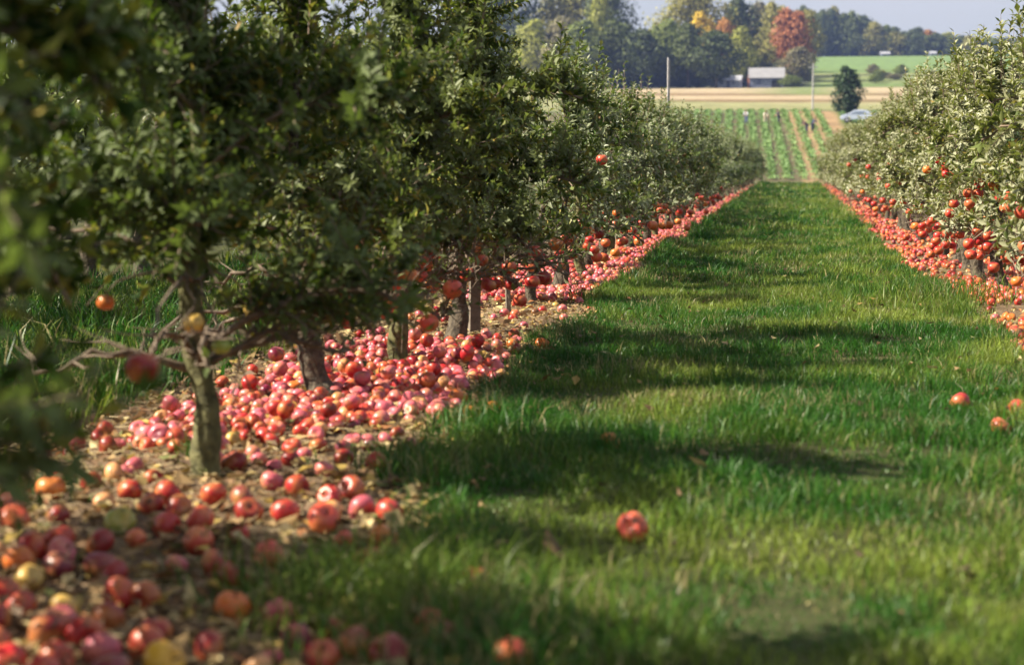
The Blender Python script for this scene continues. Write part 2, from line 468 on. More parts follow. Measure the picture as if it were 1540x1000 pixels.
# ------------------------------------------------------------------ apple trees
def leaf_batch(P, D, Nrm, L, wr=.46):
    """leaves at P pointing along D, face normal near Nrm; each a folded, drooping blade of two quads"""
    D = D / np.linalg.norm(D, axis=1, keepdims=True)
    S = np.cross(D, Nrm); S /= np.linalg.norm(S, axis=1, keepdims=True) + 1e-9
    U = np.cross(S, D)
    n = len(P); L = L[:, None]; w = L * wr / 2
    fold = RNG.uniform(.10, .35, (n, 1)) * L; droop = RNG.uniform(-.05, .38, (n, 1)) * L
    pet = D * L * .18
    a = P; b = P + pet + D*L*.40 + S*w + U*fold*.55; c = P + pet + D*L*.95 - U*droop
    d = P + pet + D*L*.40 - S*w + U*fold*.55; m = P + pet + D*L*.45
    V = np.stack([a, b, c, d, m], 1).reshape(-1, 3)
    k = np.arange(n)[:, None] * 5
    return V, np.concatenate([k + np.array([0, 4, 2, 1]), k + np.array([0, 3, 2, 4])])

def gen_tree(seed, H=2.05, R=.74, nl=8, shoots=150, lps=22, bare=.34, sprout=16, mossy=False, leafmat='leaf', lean=(0, 0), simple=False, lsc=1.0, lift=0.0, bend=0.0, skirt=.06, topw=.45):
    rg = np.random.default_rng(seed)
    t = {}
    bx, by = rg.normal(lean[0], .035), rg.normal(lean[1], .035)
    hb = bare * rg.uniform(.92, 1.08)
    K = 9
    s = np.linspace(0, 1, K)
    P = np.stack([bx*s + .02*np.sin(s*5+seed) + bend*(1-s)**2, by*s + .015*np.sin(s*4+2*seed), -.04 + s*(hb+.10)], 1)
    Rr = (.045 + .042*np.exp(-s*8) + .007*np.sin(s*9+seed) + .006*np.exp(-((s-1)/.12)**2)) * rg.uniform(.9, 1.12)
    top = P[-1]
    s2 = np.linspace(0, 1, 7)[1:]  # leader above the fork
    lead = np.stack([top[0] + (rg.normal(0,.08))*s2 + .03*np.sin(6*s2+seed), top[1] + rg.normal(0,.08)*s2 + .03*np.cos(5*s2), top[2] + s2*(H*.86 - top[2])], 1)
    path = np.vstack([P, lead]); rad = np.concatenate([Rr, np.linspace(.027, .007, 6)])
    V, q, tr = tube(path, rad, 12 if not simple else 6, True, .09, rg)
    t['trunk'] = mesh('trunk', V, [q, np.array(tr)], M['moss_bark' if mossy else 'bark'], True)
    prof = lambda z: R * np.interp(z, [hb-.1, hb+.15, .85, 1.3, H*.85, H], [.75, .98, 1.0, .82 + .3*(topw-.45), topw, topw*.3])
    # main limbs
    limbs, lp = [], []
    for k in range(nl):
        f = k / nl
        z0 = hb + (rg.uniform(-.02, .05) if k < nl // 2 else .1 + (f - .4) * (H*.85 - hb)) + rg.uniform(-.02, .03)
        az = k * 2.4 + rg.uniform(-.4, .4) + seed
        i0 = np.array([np.interp(z0, path[:,2], path[:,0]), np.interp(z0, path[:,2], path[:,1]), z0])
        reach = prof(min(z0 + .12, H*.9)) * rg.uniform(.62, .88)
        ss = np.linspace(0, 1, 8)
        rise = rg.uniform(-.02, .30) if k < nl // 2 else rg.uniform(.05, .4)
        wob = rg.normal(0, .028, (8, 3)) * ss[:, None]
        L = i0 + np.stack([np.cos(az)*reach*ss, np.sin(az)*reach*ss, rise*np.sin(ss*1.9) - .10*ss**3], 1) + wob
        r0 = rg.uniform(.011, .017) * (1 - .40*f)
        lp.append((L, r0))
        V, q, tr = tube(L, np.linspace(r0, .006, 8) * (1 + .12*np.sin(np.arange(8)*2.2)), 7 if not simple else 4, True, .12, rg)
        limbs.append((V, q, np.array(tr)))
    if simple:
        mb = MB()
        for V, q, tr in limbs: mb.add(V, tri=tr, quad=q)
        t['limbs'] = [mb.me('branch', M['twig'], True)]
    else:
        t['limbs'] = [mesh('branch', V, [q, tr], M['twig'], True) for V, q, tr in limbs]
    # shoots
    tw = MB()
    LP, LD, LN, LL = [], [], [], []
    def shoot(p, d, l, n, bend, l0=.066):
        ss = np.linspace(0, 1, 5)
        C = p + np.outer(ss*l, d) + np.outer(ss**2*l, bend)
        tw.tube(C[::2] if simple else C, np.linspace(.0042, .0016, 3 if simple else 5), 3, False)
        u = np.sort(rg.uniform(.06, 1, n)); pts = np.stack([np.interp(u, ss, C[:, i]) for i in range(3)], 1)
        T = C[-1] - C[0]; T /= np.linalg.norm(T)
        e1 = np.cross(T, [.3, .2, .93]); e1 /= np.linalg.norm(e1) + 1e-9; e2 = np.cross(T, e1)
        ph = np.arange(n) * 2.4 + rg.uniform(0, 6.28) + rg.normal(0, .3, n)
        rad_ = np.outer(np.cos(ph), e1) + np.outer(np.sin(ph), e2)
        op = rg.uniform(.5, 1.15, (n, 1))
        D = T * np.cos(op) + rad_ * np.sin(op) + np.array([0, 0, -.12])
        Nn = T * np.sin(op) - rad_ * np.cos(op) + rg.normal(0, .25, (n, 3))
        LP.append(pts); LD.append(D); LN.append(Nn); LL.append(rg.uniform(.75, 1.25, n) * l0 * lsc * (1 - .25*u))
    for k in range(shoots):
        if rg.random() < .72:
            L, r0 = lp[rg.integers(nl)]
            u = rg.uniform(.18, 1.0); p = np.array([np.interp(u, np.linspace(0,1,8), L[:, i]) for i in range(3)])
        else:
            u = rg.uniform(.25, 1) ; zz = hb + u*(H*.86 - hb)
            p = np.array([np.interp(zz, path[:,2], path[:,0]), np.interp(zz, path[:,2], path[:,1]), zz])
        if lift and p[0] < .05 and p[2] < hb + lift * np.interp(p[0], [-.6, .05], [1.2, .5]): continue
        az = math.atan2(p[1], p[0]) + rg.normal(0, .9)
        el = rg.normal(.55, .55)
        d = np.array([math.cos(az)*math.cos(el), math.sin(az)*math.cos(el), math.sin(el)])
        l = rg.uniform(.16, .42)
        e = p + d*l; rr = math.hypot(e[0], e[1]); lim = prof(e[2]) * rg.uniform(.85, 1.12)
        if rr > lim: d[:2] *= .35; l *= .8
        n = max(4, int(lps * l / .30 * rg.uniform(.7, 1.2)))
        if p[2] < hb + .22: n = int(n * .55)
        if lift > .3 and e[2] < hb + .10: n = 2; l *= .8
        shoot(p, d, l, n, np.array([0, 0, rg.uniform(-.5, .25)]))
    for k in range(90 if lift > .3 else 0):     # bare side twigs on the low limbs
        L, r0 = lp[rg.integers(nl // 2)]
        u = rg.uniform(.15, 1.0); p = np.array([np.interp(u, np.linspace(0,1,8), L[:, i]) for i in range(3)])
        d = rg.normal(0, 1, 3); d[2] = abs(d[2]) * .5 - .15; d /= np.linalg.norm(d); l = rg.uniform(.06, .26)
        C = p + np.outer(np.linspace(0, l, 4), d); C[1:] += rg.normal(0, .010, (3, 3))
        tw.tube(C, np.linspace(.0042, .0013, 4), 4, False)
    for k in range(sprout):  # upright water shoots above the crown
        az = rg.uniform(0, 6.28); rr = R * rg.uniform(0, .42); zz = H * rg.uniform(.72, .88)
        p = np.array([rr*math.cos(az) + lead[-1][0]*.6, rr*math.sin(az), zz - rr*.5])
        d = np.array([math.cos(az)*.16, math.sin(az)*.16, 1.0])
        l = rg.uniform(.22, .50); shoot(p, d, l, int(rg.uniform(12, 22)*l/.3), np.array([0, 0, 0]), .07)
    t['twigs'] = tw.me('twigs', M['twig'])
    LP, LD, LN, LL = map(np.concatenate, (LP, LD, LN, LL))
    kp = (LP[:, 2] > hb + skirt + .10 * (fbm(LP[:, 0] + seed, LP[:, 1], .3, seed) - .5) + .05) | (rg.random(len(LP)) < .13)
    V, q = leaf_batch(LP[kp], LD[kp], LN[kp], LL[kp])
    t['crown'] = mesh('crown', V, q, M[leafmat], True)
    # spots where fruit can hang: under limbs of the lower crown
    hang = []
    for L, r0 in lp[:6]:
        for u in (.35, .55, .75, .95):
            hang.append(np.array([np.interp(u, np.linspace(0,1,8), L[:, i]) for i in range(3)]))
    t['hang'] = hang; t['nleaf'] = len(V) // 5; t['axis'] = path
    return t

TD = dict(shoots=215, lps=25)
LV = dict(shoots=760, lps=34, lift=.55, topw=.95, lsc=.82)
HV = [gen_tree(11, H=2.05, R=.80, nl=14, mossy=True, bend=.05, skirt=.13, **LV), gen_tree(41, H=2.25, R=.80, nl=14, bend=.10, skirt=.25, leafmat='leaf_lit', **LV), gen_tree(23, H=2.25, R=.78, nl=14, mossy=True, bend=.06, skirt=.25, leafmat='leaf_lit', **LV), gen_tree(37, H=2.15, R=.82, nl=14, skirt=.22, leafmat='leaf_lit', **LV)]
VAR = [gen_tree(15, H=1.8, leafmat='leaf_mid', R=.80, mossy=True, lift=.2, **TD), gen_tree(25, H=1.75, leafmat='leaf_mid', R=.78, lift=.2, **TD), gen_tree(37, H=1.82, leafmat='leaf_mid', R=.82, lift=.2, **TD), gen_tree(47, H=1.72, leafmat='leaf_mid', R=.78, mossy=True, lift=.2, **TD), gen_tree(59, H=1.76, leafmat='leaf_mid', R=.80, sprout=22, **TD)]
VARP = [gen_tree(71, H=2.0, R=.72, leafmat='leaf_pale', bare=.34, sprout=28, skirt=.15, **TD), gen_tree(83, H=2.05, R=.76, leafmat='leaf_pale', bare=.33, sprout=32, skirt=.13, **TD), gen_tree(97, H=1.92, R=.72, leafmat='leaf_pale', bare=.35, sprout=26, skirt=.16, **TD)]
FARV = [gen_tree(103, H=1.75, leafmat='leaf_mid', simple=True, shoots=130, lps=16, lsc=1.35, sprout=9), gen_tree(107, H=1.7, leafmat='leaf_mid', R=.7, simple=True, shoots=110, lps=15, lsc=1.35, sprout=9)]
FARP = [gen_tree(109, simple=True, shoots=110, lps=15, lsc=1.35, leafmat='leaf_pale', bare=.25, sprout=9), gen_tree(113, H=1.95, simple=True, shoots=110, lps=15, lsc=1.35, leafmat='leaf_pale', bare=.25, sprout=9)]
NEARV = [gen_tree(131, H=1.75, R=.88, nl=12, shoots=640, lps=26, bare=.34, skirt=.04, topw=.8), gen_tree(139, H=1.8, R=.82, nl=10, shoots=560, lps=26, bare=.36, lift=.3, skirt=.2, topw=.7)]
print('leaves per tree', VAR[0]['nleaf'], NEARV[0]['nleaf'])

def put_tree(v, x, y, rz, label, group, sc=1.0, parts=True):
    z = float(gz(x, y))
    root = link('apple_tree', None, None, (x, y, z), (0, 0, rz), sc)
    tag(root, label, 'apple tree', group)
    link('trunk', v['trunk'], root)
    for l in v['limbs']: link('branch', l, root)
    tag(link('twigs', v['twigs'], root), kind='stuff')
    tag(link('crown', v['crown'], root), kind='stuff')
    return root

rr = random.Random(5)
TREES = []      # (root, variant, x, y, row)
LEFT = [  # x, y, variant, rz, scale, label
 (-1.85, 2.60, NEARV[0], .2, 1.05, 'nearest apple tree of the dark row, its blurred dark leaves filling the upper corner'),
 (-2.38, 3.85, NEARV[1], -.3, 1.0, 'second dark apple tree, leaning in from beside the lone low hanging red apple'),
 (-1.89, 5.31, HV[0], .3, 1.0, 'apple tree with a stout straight mossy trunk at the edge of the windfall litter'),
 (-2.05, 7.19, HV[1], -.4, 1.0, 'apple tree whose pale trunk curves, standing in packed pink windfalls'),
 (-1.96, 8.39, HV[2], .1, 1.0, 'apple tree with a green mossy trunk just past the curved pale trunk'),
 (-1.85, 9.41, HV[3], .5, 1.0, 'apple tree with a short trunk next to a square wooden stake'),
 (-1.84, 12.15, FARV[0], .9, .80, 'small apple tree with a stubby dark trunk past the bare soil patch'),
]
for x, y, v, rz, s, lab in LEFT:
    TREES.append((put_tree(v, x, y, rz, lab, 'apple trees of the dark row', s), v, x, y, 'L'))
ORD = ['first', 'second', 'third', 'fourth', 'fifth', 'sixth', 'seventh', 'eighth', 'ninth', 'tenth']
y = 13.4; k = 0
while y < 79:
    x = -1.82 + rr.uniform(-.07, .07)
    far = y > 34
    v = rr.choice(FARV) if far else rr.choice(VAR)
    lab = 'apple tree with dark green leaves in the receding row over a carpet of windfalls' if not far else 'small apple tree in the far end of the dark green row'
    if k < 8: lab = ORD[k] + ' apple tree past the bare soil gap, its dark trunk standing in dense windfalls'
    k += 1
    TREES.append((put_tree(v, x, y, rr.uniform(-.6, .6), lab, 'apple trees of the dark row, receding' if not far else 'apple trees at the far end of the dark row', rr.uniform(.93, 1.05)), v, x, y, 'L'))
    y += rr.uniform(1.05, 1.35) if not far else rr.uniform(1.25, 1.55)
y = 9.3
first = True
RLAB = ['pale olive apple tree with tall silvery shoots at the picture edge', 'olive apple tree of the sunlit row hung with ripe red apples', ]
k = 0
while y < 79:
    far = y > 34
    x = 1.62 + rr.uniform(-.07, .07) + (.06 if y < 14 else 0)
    v = rr.choice(FARP) if far else VARP[k % 3]
    lab = 'olive green apple tree of the sunlit row over red windfalls' if not far else 'small apple tree in the far end of the sunlit olive row'
    if k == 0: lab = 'apple tree with tall silvery shoots, first of the sunlit olive row'
    elif k < 9: lab = ORD[k] + ' tree from the near end of the sunlit olive row' + (', hung with ripe red apples' if 11 < y < 15.5 else ', standing over red windfalls')
    TREES.append((put_tree(v, x, y, rr.uniform(0, 6.28), lab, 'apple trees of the sunlit row' if k == 0 or not far else 'apple trees at the far end of the sunlit row', rr.uniform(.93, 1.04)), v, x, y, 'R'))
    y += rr.uniform(1.0, 1.3) if not far else rr.uniform(1.25, 1.55); k += 1
y = 5.5
while y < 30:     # the next row over, seen through the gaps
    TREES.append((put_tree(rr.choice([FARV[0]]), -5.7 + rr.uniform(-.1, .1), y, rr.uniform(0, 6.28), 'apple tree of the next row over, glimpsed between the trunks', 'apple trees of the next row over', rr.uniform(1.4, 1.55)), None, 0, y, 'B'))
    y += rr.uniform(1.15, 1.5)

y = 7.0
while y < 36:
    TREES.append((put_tree(FARV[0], -9.4 + rr.uniform(-.1, .1), y, rr.uniform(0, 6.28), 'apple tree two rows over, its crown closing the gap behind the trunks', 'apple trees two rows over', rr.uniform(1.3, 1.45)), None, 0, y, 'B'))
    y += rr.uniform(1.3, 1.6)

# ------------------------------------------------------------------ apples
def apple_mesh(name, seg, ring, mat, seed=0):
    rg = np.random.default_rng(seed)
    th = np.linspace(0, math.pi, ring + 1)
    r = np.sin(th) * (1 + .06*np.cos(th)); z = np.cos(th) * .92
    z = z - .36*np.exp(-(th/.36)**2) + .16*np.exp(-((math.pi-th)/.34)**2)
    a = np.arange(seg) * 2*math.pi/seg
    lob = 1 + .025*np.cos(5*a + seed) + .03*np.cos(2*a + 1.7*seed)
    V = np.concatenate([np.stack([np.cos(a)*r[i]*lob, np.sin(a)*r[i]*lob, np.full(seg, z[i])], 1) for i in range(1, ring)])
    V = np.vstack([V, [0, 0, z[0]], [0, 0, z[-1]]])
    i, j = np.meshgrid(np.arange(ring-2), np.arange(seg), indexing='ij'); i, j = i.ravel(), j.ravel(); j2 = (j+1) % seg
    q = np.stack([i*seg+j, (i+1)*seg+j, (i+1)*seg+j2, i*seg+j2], 1)
    t_, b_ = len(V)-2, len(V)-1; o = (ring-2)*seg
    tr = [(t_, x, (x+1) % seg) for x in range(seg)] + [(b_, o+(x+1) % seg, o+x) for x in range(seg)]
    return V, q, np.array(tr)
AP = []
for k in range(3):
    V, q, tr = apple_mesh('apple', 18, 12, None, k+1)
    AP.append(mesh('apple_body', V * (1, 1, .96 + .05*k), [q, tr], M['apple'], True))
V, q, tr = tube([(0,0,.55),(.03,.02,.85),(.10,.05,1.15)], [.05,.045,.065], 6)
STEM = mesh('apple_stem', V, [q, np.array(tr)], M['stem'], True)

TINT = {'red': (.45,.020,.026), 'dark': (.26,.009,.016), 'pink': (.62,.12,.165), 'plum': (.20,.016,.045), 'coral': (.55,.068,.042), 'orange': (.62,.15,.03),  # pink holds sky gloss, dark partly shade, both put into the colour
        'peach': (.70,.33,.14), 'yellow': (.58,.38,.09), 'gold': (.72,.40,.03), 'green': (.28,.34,.06), 'brown': (.15,.06,.025)}
WORD = {'red': 'red', 'dark': 'deep red', 'pink': 'pinkish red', 'plum': 'plum coloured', 'coral': 'light red', 'orange': 'orange', 'peach': 'peach coloured', 'yellow': 'yellow', 'gold': 'golden yellow', 'green': 'green', 'brown': 'rotting brown'}

FALLEN = []   # x, y, r, colour name, manual
MAN = [(-2.14, 4.47, 'pink'), (-2.14, 4.73, 'orange'), (-2.07, 5.05, 'peach'), (-1.91, 4.77, 'red'), (-1.79, 4.76, 'red'), (-1.77, 4.57, 'dark'), (-1.76, 4.32, 'green'), (-1.63, 4.32, 'red'), (-1.5, 4.2, 'coral'), (-1.57, 4.41, 'coral'), (-1.69, 4.58, 'dark'), (-1.66, 4.79, 'red'), (-1.49, 4.59, 'dark'), (-1.56, 4.75, 'plum'), (-1.39, 4.61, 'red'), (-1.47, 5.0, 'red'), (-1.33, 4.86, 'red'), (-1.26, 4.54, 'coral'), (-1.27, 4.65, 'peach'), (-1.20, 4.73, 'coral'), (-1.3, 5.0, 'red'), (-1.11, 4.69, 'red'), (-1.34, 5.5, 'red'), (-1.04, 4.32, 'orange'), (-0.98, 4.19, 'red'), (-1.01, 4.06, 'coral'), (-1.72, 4.09, 'coral'), (-1.83, 4.09, 'coral'), (-1.86, 4.00, 'red'), (-1.85, 3.90, 'orange'), (-1.76, 3.76, 'yellow'), (-1.73, 3.86, 'plum'), (-1.64, 3.90, 'plum'), (-1.57, 3.81, 'dark'), (-1.27, 4.06, 'coral'), (-1.37, 3.95, 'red'), (-1.29, 3.85, 'dark'), (-1.58, 3.55, 'yellow'), (-1.46, 3.5, 'dark'), (-1.67, 3.52, 'coral'), (-1.75, 3.6, 'red'), (-1.44, 3.67, 'dark'), (-1.22, 3.63, 'orange'), (-1.50, 3.67, 'coral'), (-1.17, 3.33, 'dark'), (-1.22, 3.2, 'gold'), (-1.53, 3.16, 'coral'), (-1.44, 3.19, 'red'), (-1.37, 3.25, 'coral'), (-1.30, 3.32, 'coral'), (-1.32, 3.42, 'red'), (-1.60, 3.24, 'red'), (-1.42, 3.08, 'red'), (-1.45, 3.36, 'red'), (-0.92, 3.29, 'red'), (-0.88, 3.38, 'dark'), (-0.78, 3.29, 'dark'), (-0.75, 3.52, 'red'), (-0.73, 3.94, 'coral'), (-0.8, 3.74, 'coral'), (-0.95, 3.18, 'yellow'), (-1.8, 5.40, 'dark'), (-2.24, 5.89, 'pink'), (-2.14, 5.79, 'coral'), (-2.03, 4.26, 'coral'), (-1.78, 3.99, 'pink'), (-1.01, 3.42, 'plum'), (-0.71, 3.44, 'dark'), (-1.30, 3.13, 'plum'), (-1.68, 3.42, 'dark'), (-1.53, 3.35, 'dark'), (-0.41, 4.56, 'coral'), (-0.54, 3.32, 'coral'), (0.9, 7.06, 'red'), (0.69, 7.23, 'red'), (-0.62, 5.97, 'orange'), (-1.19, 6.86, 'orange'), (-1.26, 6.76, 'orange'), (-1.39, 7.15, 'orange'), (-1.27, 9.75, 'orange'), (-1.32, 9.18, 'orange'), (0.78, 6.58, 'coral')]
rq = np.random.default_rng(19)
GRID = {}
def near_ok(x, y, dmin):
    i, j = int(math.floor(x/.12)), int(math.floor(y/.12))
    for a in (-1, 0, 1):
        for b in (-1, 0, 1):
            for (px, py) in GRID.get((i+a, j+b), ()):
                if (px-x)**2 + (py-y)**2 < dmin*dmin: return False
    return True
def put(x, y, r, c, man=False, lift=0.0):
    GRID.setdefault((int(math.floor(x/.12)), int(math.floor(y/.12))), []).append((x, y))
    FALLEN.append((x, y, r, c, man, lift))
for x, y, c in MAN:
    if c == 'coral' and x < -.6 and (x, y) not in ((-1.27, 4.06), (-1.5, 4.2)) and rq.random() < .55: c = str(rq.choice(['red', 'pink', 'dark']))
    put(x, y, {'gold': .046, 'coral': .043, 'yellow': .034}.get(c, .041) * rq.uniform(.93, 1.07), c, True)
trunk_xy = [(x, y) for _, v, x, y, r in TREES if r in 'LR']
def clear_of_trunk(x, y):
    return all((x-a)**2 + (y-b)**2 > .105**2 for a, b in trunk_xy if abs(y-b) < .3)
MIXL = (['pink','red','coral','dark','peach','orange','yellow','plum','brown'], [.46,.26,.06,.07,.05,.02,.01,.04,.03])
MIXR = (['coral','red','orange','dark','pink','peach','plum'], [.18,.30,.08,.24,.08,.04,.08])  # dark and plum shares put the shade under this row into the apple colours
def scatter(n, x0, x1, y0, y1, dens, mixn, dmin=.056):
    xs, ys, us = rq.uniform(x0, x1, n), rq.uniform(y0, y1, n), rq.random(n)
    for x, y, u in zip(xs, ys, us):
        if u > dens(x, y) or not near_ok(x, y, dmin) or not clear_of_trunk(x, y): continue
        put(x, y, float(rq.uniform(.026, .037)), str(rq.choice(mixn[0], p=mixn[1])))
def dl(x, y):
    e = float(edge_left(np.array([y]))[0])
    if x > e - .02: return 0.0008 if x < e + .3 else 0
    yy = y - 1.25 * (x + 2.0) if y < 8 else y
    prof = np.interp(yy, [3, 5.0, 5.4, 5.75, 6.15, 8.9, 9.3, 9.8, 12.2, 12.7, 80], [.16, .12, .03, .03, .85, .9, .25, .009, .012, .8, .85])
    side = np.interp(x, [-2.6, -2.4, -2.15, e-.25, e-.02], [.0, .1, 1, 1, .35])
    return prof * side * (.45 + .75 * float(sstep(.32, .55, fbm(x, y, .7, 91))))
scatter(700, -2.6, -.7, 3.0, 5.4, lambda x, y: dl(x, y), MIXL, .085)
scatter(14000, -2.7, -1.2, 5.4, 13, dl, MIXL)
scatter(22000, -2.6, -1.25, 13, 36, dl, MIXL, .066)
scatter(11000, -2.5, -1.25, 36, 79, dl, MIXL, .09)
def dr(x, y):
    e = float(edge_right(np.array([y]))[0])
    if x < e + .02: return .0008
    prof = np.interp(y, [8.5, 9.6, 11.0, 11.4, 12.2, 12.8, 80], [.2, .8, .5, .012, .012, .85, .9])
    return prof * np.interp(x, [e, e+.12, 2.0, 2.3], [.5, 1, 1, 0]) * (.12 + .9 * float(sstep(.40, .58, fbm(x, y, .9, 92))))
scatter(12000, .95, 2.2, 8.8, 36, dr, MIXR, .072)
scatter(9000, .95, 2.1, 36, 79, dr, MIXR, .09)
# a second layer lying on the packed carpet
base = [f for f in FALLEN if 6.2 < f[1] < 9.0]
for f in base:
    if rq.random() < .05:
        x, y = f[0] + rq.uniform(-.04, .04), f[1] + rq.uniform(-.04, .04)
        if clear_of_trunk(x, y): FALLEN.append((x, y, float(rq.uniform(.035, .042)), str(rq.choice(MIXL[0], p=MIXL[1])), False, .052))

MARKS = [(-1.76, 4.32, 'the only green windfall'), (-1.22, 3.2, 'the golden yellow apple'), (-1.58, 3.55, 'the shaded yellow apple'), (-1.76, 3.76, 'the yellow apple by the plum ones'),
         (-1.89, 5.31, 'the stout straight trunk'), (-1.85, 3.90, 'the small bright orange apple'), (-1.11, 4.69, 'the red apple at the grass corner'), (-2.14, 4.47, 'the apple under hanging leaves'),
         (-.95, 3.18, 'the pale yellow apple by the grass'), (-1.27, 4.06, 'the glowing light red apple'), (-1.5, 4.2, 'the light red touching pair'), (-.8, 3.74, 'the dark grass tuft')]
USED = {}
def mark_label(x, y, c):
    md = sorted(((x-a)**2 + (y-b)**2, a, b, t) for a, b, t in MARKS if (a, b) != (x, y))
    for d2, a, b, t in md[:4]:
        dx, dy = x - a, y - b
        if abs(dx) > 2*abs(dy): w = 'left of' if dx < 0 else 'right of'
        elif abs(dy) > 2*abs(dx): w = 'in front of' if dy < 0 else 'behind'
        else: w = ('in front and left of' if dx < 0 else 'in front and right of') if dy < 0 else ('behind and left of' if dx < 0 else 'behind and right of')
        for k in ('', 'farther '):
            lab = WORD[c] + ' windfall apple ' + k + w + ' ' + t
            if lab not in USED:
                USED[lab] = 1; return lab
    return None
def in_view(x, y):
    px = 1193 + x / y * 2600
    return -20 < px < 1560 and y > 3.0
def fallen_zone(x, y):
    if x > .5: return 'grass_r' if y < 8.5 else 'row_r'
    if x > float(edge_left(np.array([y]))[0]) + .02 and y > 4.5: return 'grass'
    if y < 4.05: return 'front'
    if y < 5.45: return 'litter'
    if y < 7.2: return 'carpet1'
    if y < 8.4: return 'carpet2'
    return 'carpet3'
ZL = {'grass_r': ('%s windfall apple lying alone in the grass by the sunlit row', 'windfalls in the grass by the sunlit row'),
      'row_r': ('%s windfall apple on the ground under the sunlit row', 'windfalls under the sunlit row'),
      'grass': ('%s windfall apple half hidden in the grass of the aisle', 'windfalls in the aisle grass'),
      'front': ('%s windfall apple in the shaded litter close to the viewer', 'windfalls in the nearest litter'),
      'litter': ('%s windfall apple on sunny dry leaves before the stout straight trunk', 'windfalls before the stout trunk'),
      'carpet1': ('%s windfall apple between the stout straight trunk and the curved pale trunk', 'windfalls between the first two clear trunks'),
      'carpet2': ('%s windfall apple packed between the curved pale trunk and the green mossy trunk', 'windfalls packed between curved and mossy trunks'),
      'carpet3': ('%s windfall apple beyond the green mossy trunk, by the square stake', 'windfalls beyond the mossy trunk')}
SPECIAL = {(-1.76, 4.32): 'only green windfall apple among red ones on the dry leaves', (-1.22, 3.2): 'large golden yellow apple with a red cheek at the bottom of the litter',
           (-1.17, 3.33): 'big deep red apple just past the golden yellow one', (-.41, 4.56): 'lone light red apple lying far out in the aisle grass',
           (.9, 7.06): 'large shiny red apple in the grass by the sunlit row', (-1.27, 4.06): 'large light red apple with a glowing cheek beside a red and deep red pair',
           (-1.11, 4.69): 'red apple by itself at the corner where grass meets litter', (-1.5, 4.2): 'light red apple touching a bigger red one in the litter',
           (-1.34, 5.5): 'red apple alone on the soil beside the grass tip', (-1.85, 3.90): 'small bright orange apple among dark windfalls',
           (-2.14, 4.47): 'pinkish apple under the dark hanging leaves', (-1.63, 4.32): 'large red apple behind the light red one in the litter'}
order = sorted([f for f in FALLEN if in_view(f[0], f[1])], key=lambda f: (not f[4], f[1]))
single = set(id(f) for f in order[:295])
massV, massQ, massT, massC, nb = [], [], [], [], 0
SPH = {k: apple_mesh('m', *k, None, 3) for k in ((10, 7), (7, 5), (5, 3))}
for f in FALLEN:
    x, y, r, c, man, lift = f
    z = float(gz(x, y)) + r * .86 + lift - ((.006 if (x, y) in ((-.41, 4.56), (.9, 7.06)) else .022) if x > float(edge_left(np.array([y]))[0]) + .05 and x < .95 else .006)
    rot = Euler((rq.normal(0, .9), rq.normal(0, .9), rq.uniform(0, 6.28)))
    tint = np.array(TINT[c]) * rq.uniform(.68, .98)
    if id(f) in single:
        zn = fallen_zone(x, y)
        o = link('windfall_apple', AP[int(rq.integers(3))], None, (x, y, z), rot, (r * rq.uniform(.93, 1.06), r * rq.uniform(.93, 1.06), r * rq.uniform(.86, 1.02)))
        o.color = (*tint, 1)
        sp = SPECIAL.get((x, y))
        if not sp and zn in ('front', 'litter') or (zn == 'grass' and y < 4.3): sp = sp or mark_label(x, y, c)
        tag(o, sp or ZL[zn][0] % WORD[c], 'apple', ZL[zn][1] + ', ' + WORD[c])
        if y < 7.5 and rq.random() < .6:
            link('stem', STEM, o)
    else:
        k = (10, 7) if y < 14 else (7, 5) if y < 30 else (5, 3)
        V, q, tr = SPH[k]
        R3 = np.array(rot.to_matrix())
        massV.append((V * r) @ R3.T + (x, y, z)); massQ.append(q + nb); massT.append(tr + nb); massC.append(np.tile(tint, (len(V), 1))); nb += len(V)
tag(link('windfall_apples', mesh('windfall_apples', np.concatenate(massV), [np.concatenate(massQ), np.concatenate(massT)], M['apple_mass'], True, np.concatenate(massC))),
    'carpet of countless red and pink windfall apples under both rows', 'apples', kind='stuff')
print('fallen', len(FALLEN), 'single', len(single))

# hanging apples
def hang_apple(P, r, c, label, group, twig_from=None, tree=None):
    P = Vector(P)
    o = link('hanging_apple', AP[int(rq.integers(3))], None, P, (rq.normal(0, .15), rq.normal(0, .15), rq.uniform(0, 6.28)), r)
    o.color = (*(np.array(TINT[c]) * rq.uniform(.9, 1.1)), 1)
    tag(o, label, 'apple', group)
    link('stem', STEM, o)
    if twig_from is not None:
        a = np.array(twig_from); b = np.array(P) + (0, 0, r * 1.05)
        s = np.linspace(0, 1, 7)[:, None]
        C = a + (b - a) * s; C[:, 2] += .05 * np.sin(s[:, 0] * math.pi); C[1:-1] += rq.normal(0, .009, (5, 3))
        V, q, tr = tube(C, np.linspace(.0075, .0022, 7), 6, True, .08, rq)
        br = link('branch', mesh('branch', V, [q, np.array(tr)], M['twig'], True))
        br.parent = tree; br.matrix_parent_inverse = tree.matrix_basis.inverted() if True else None

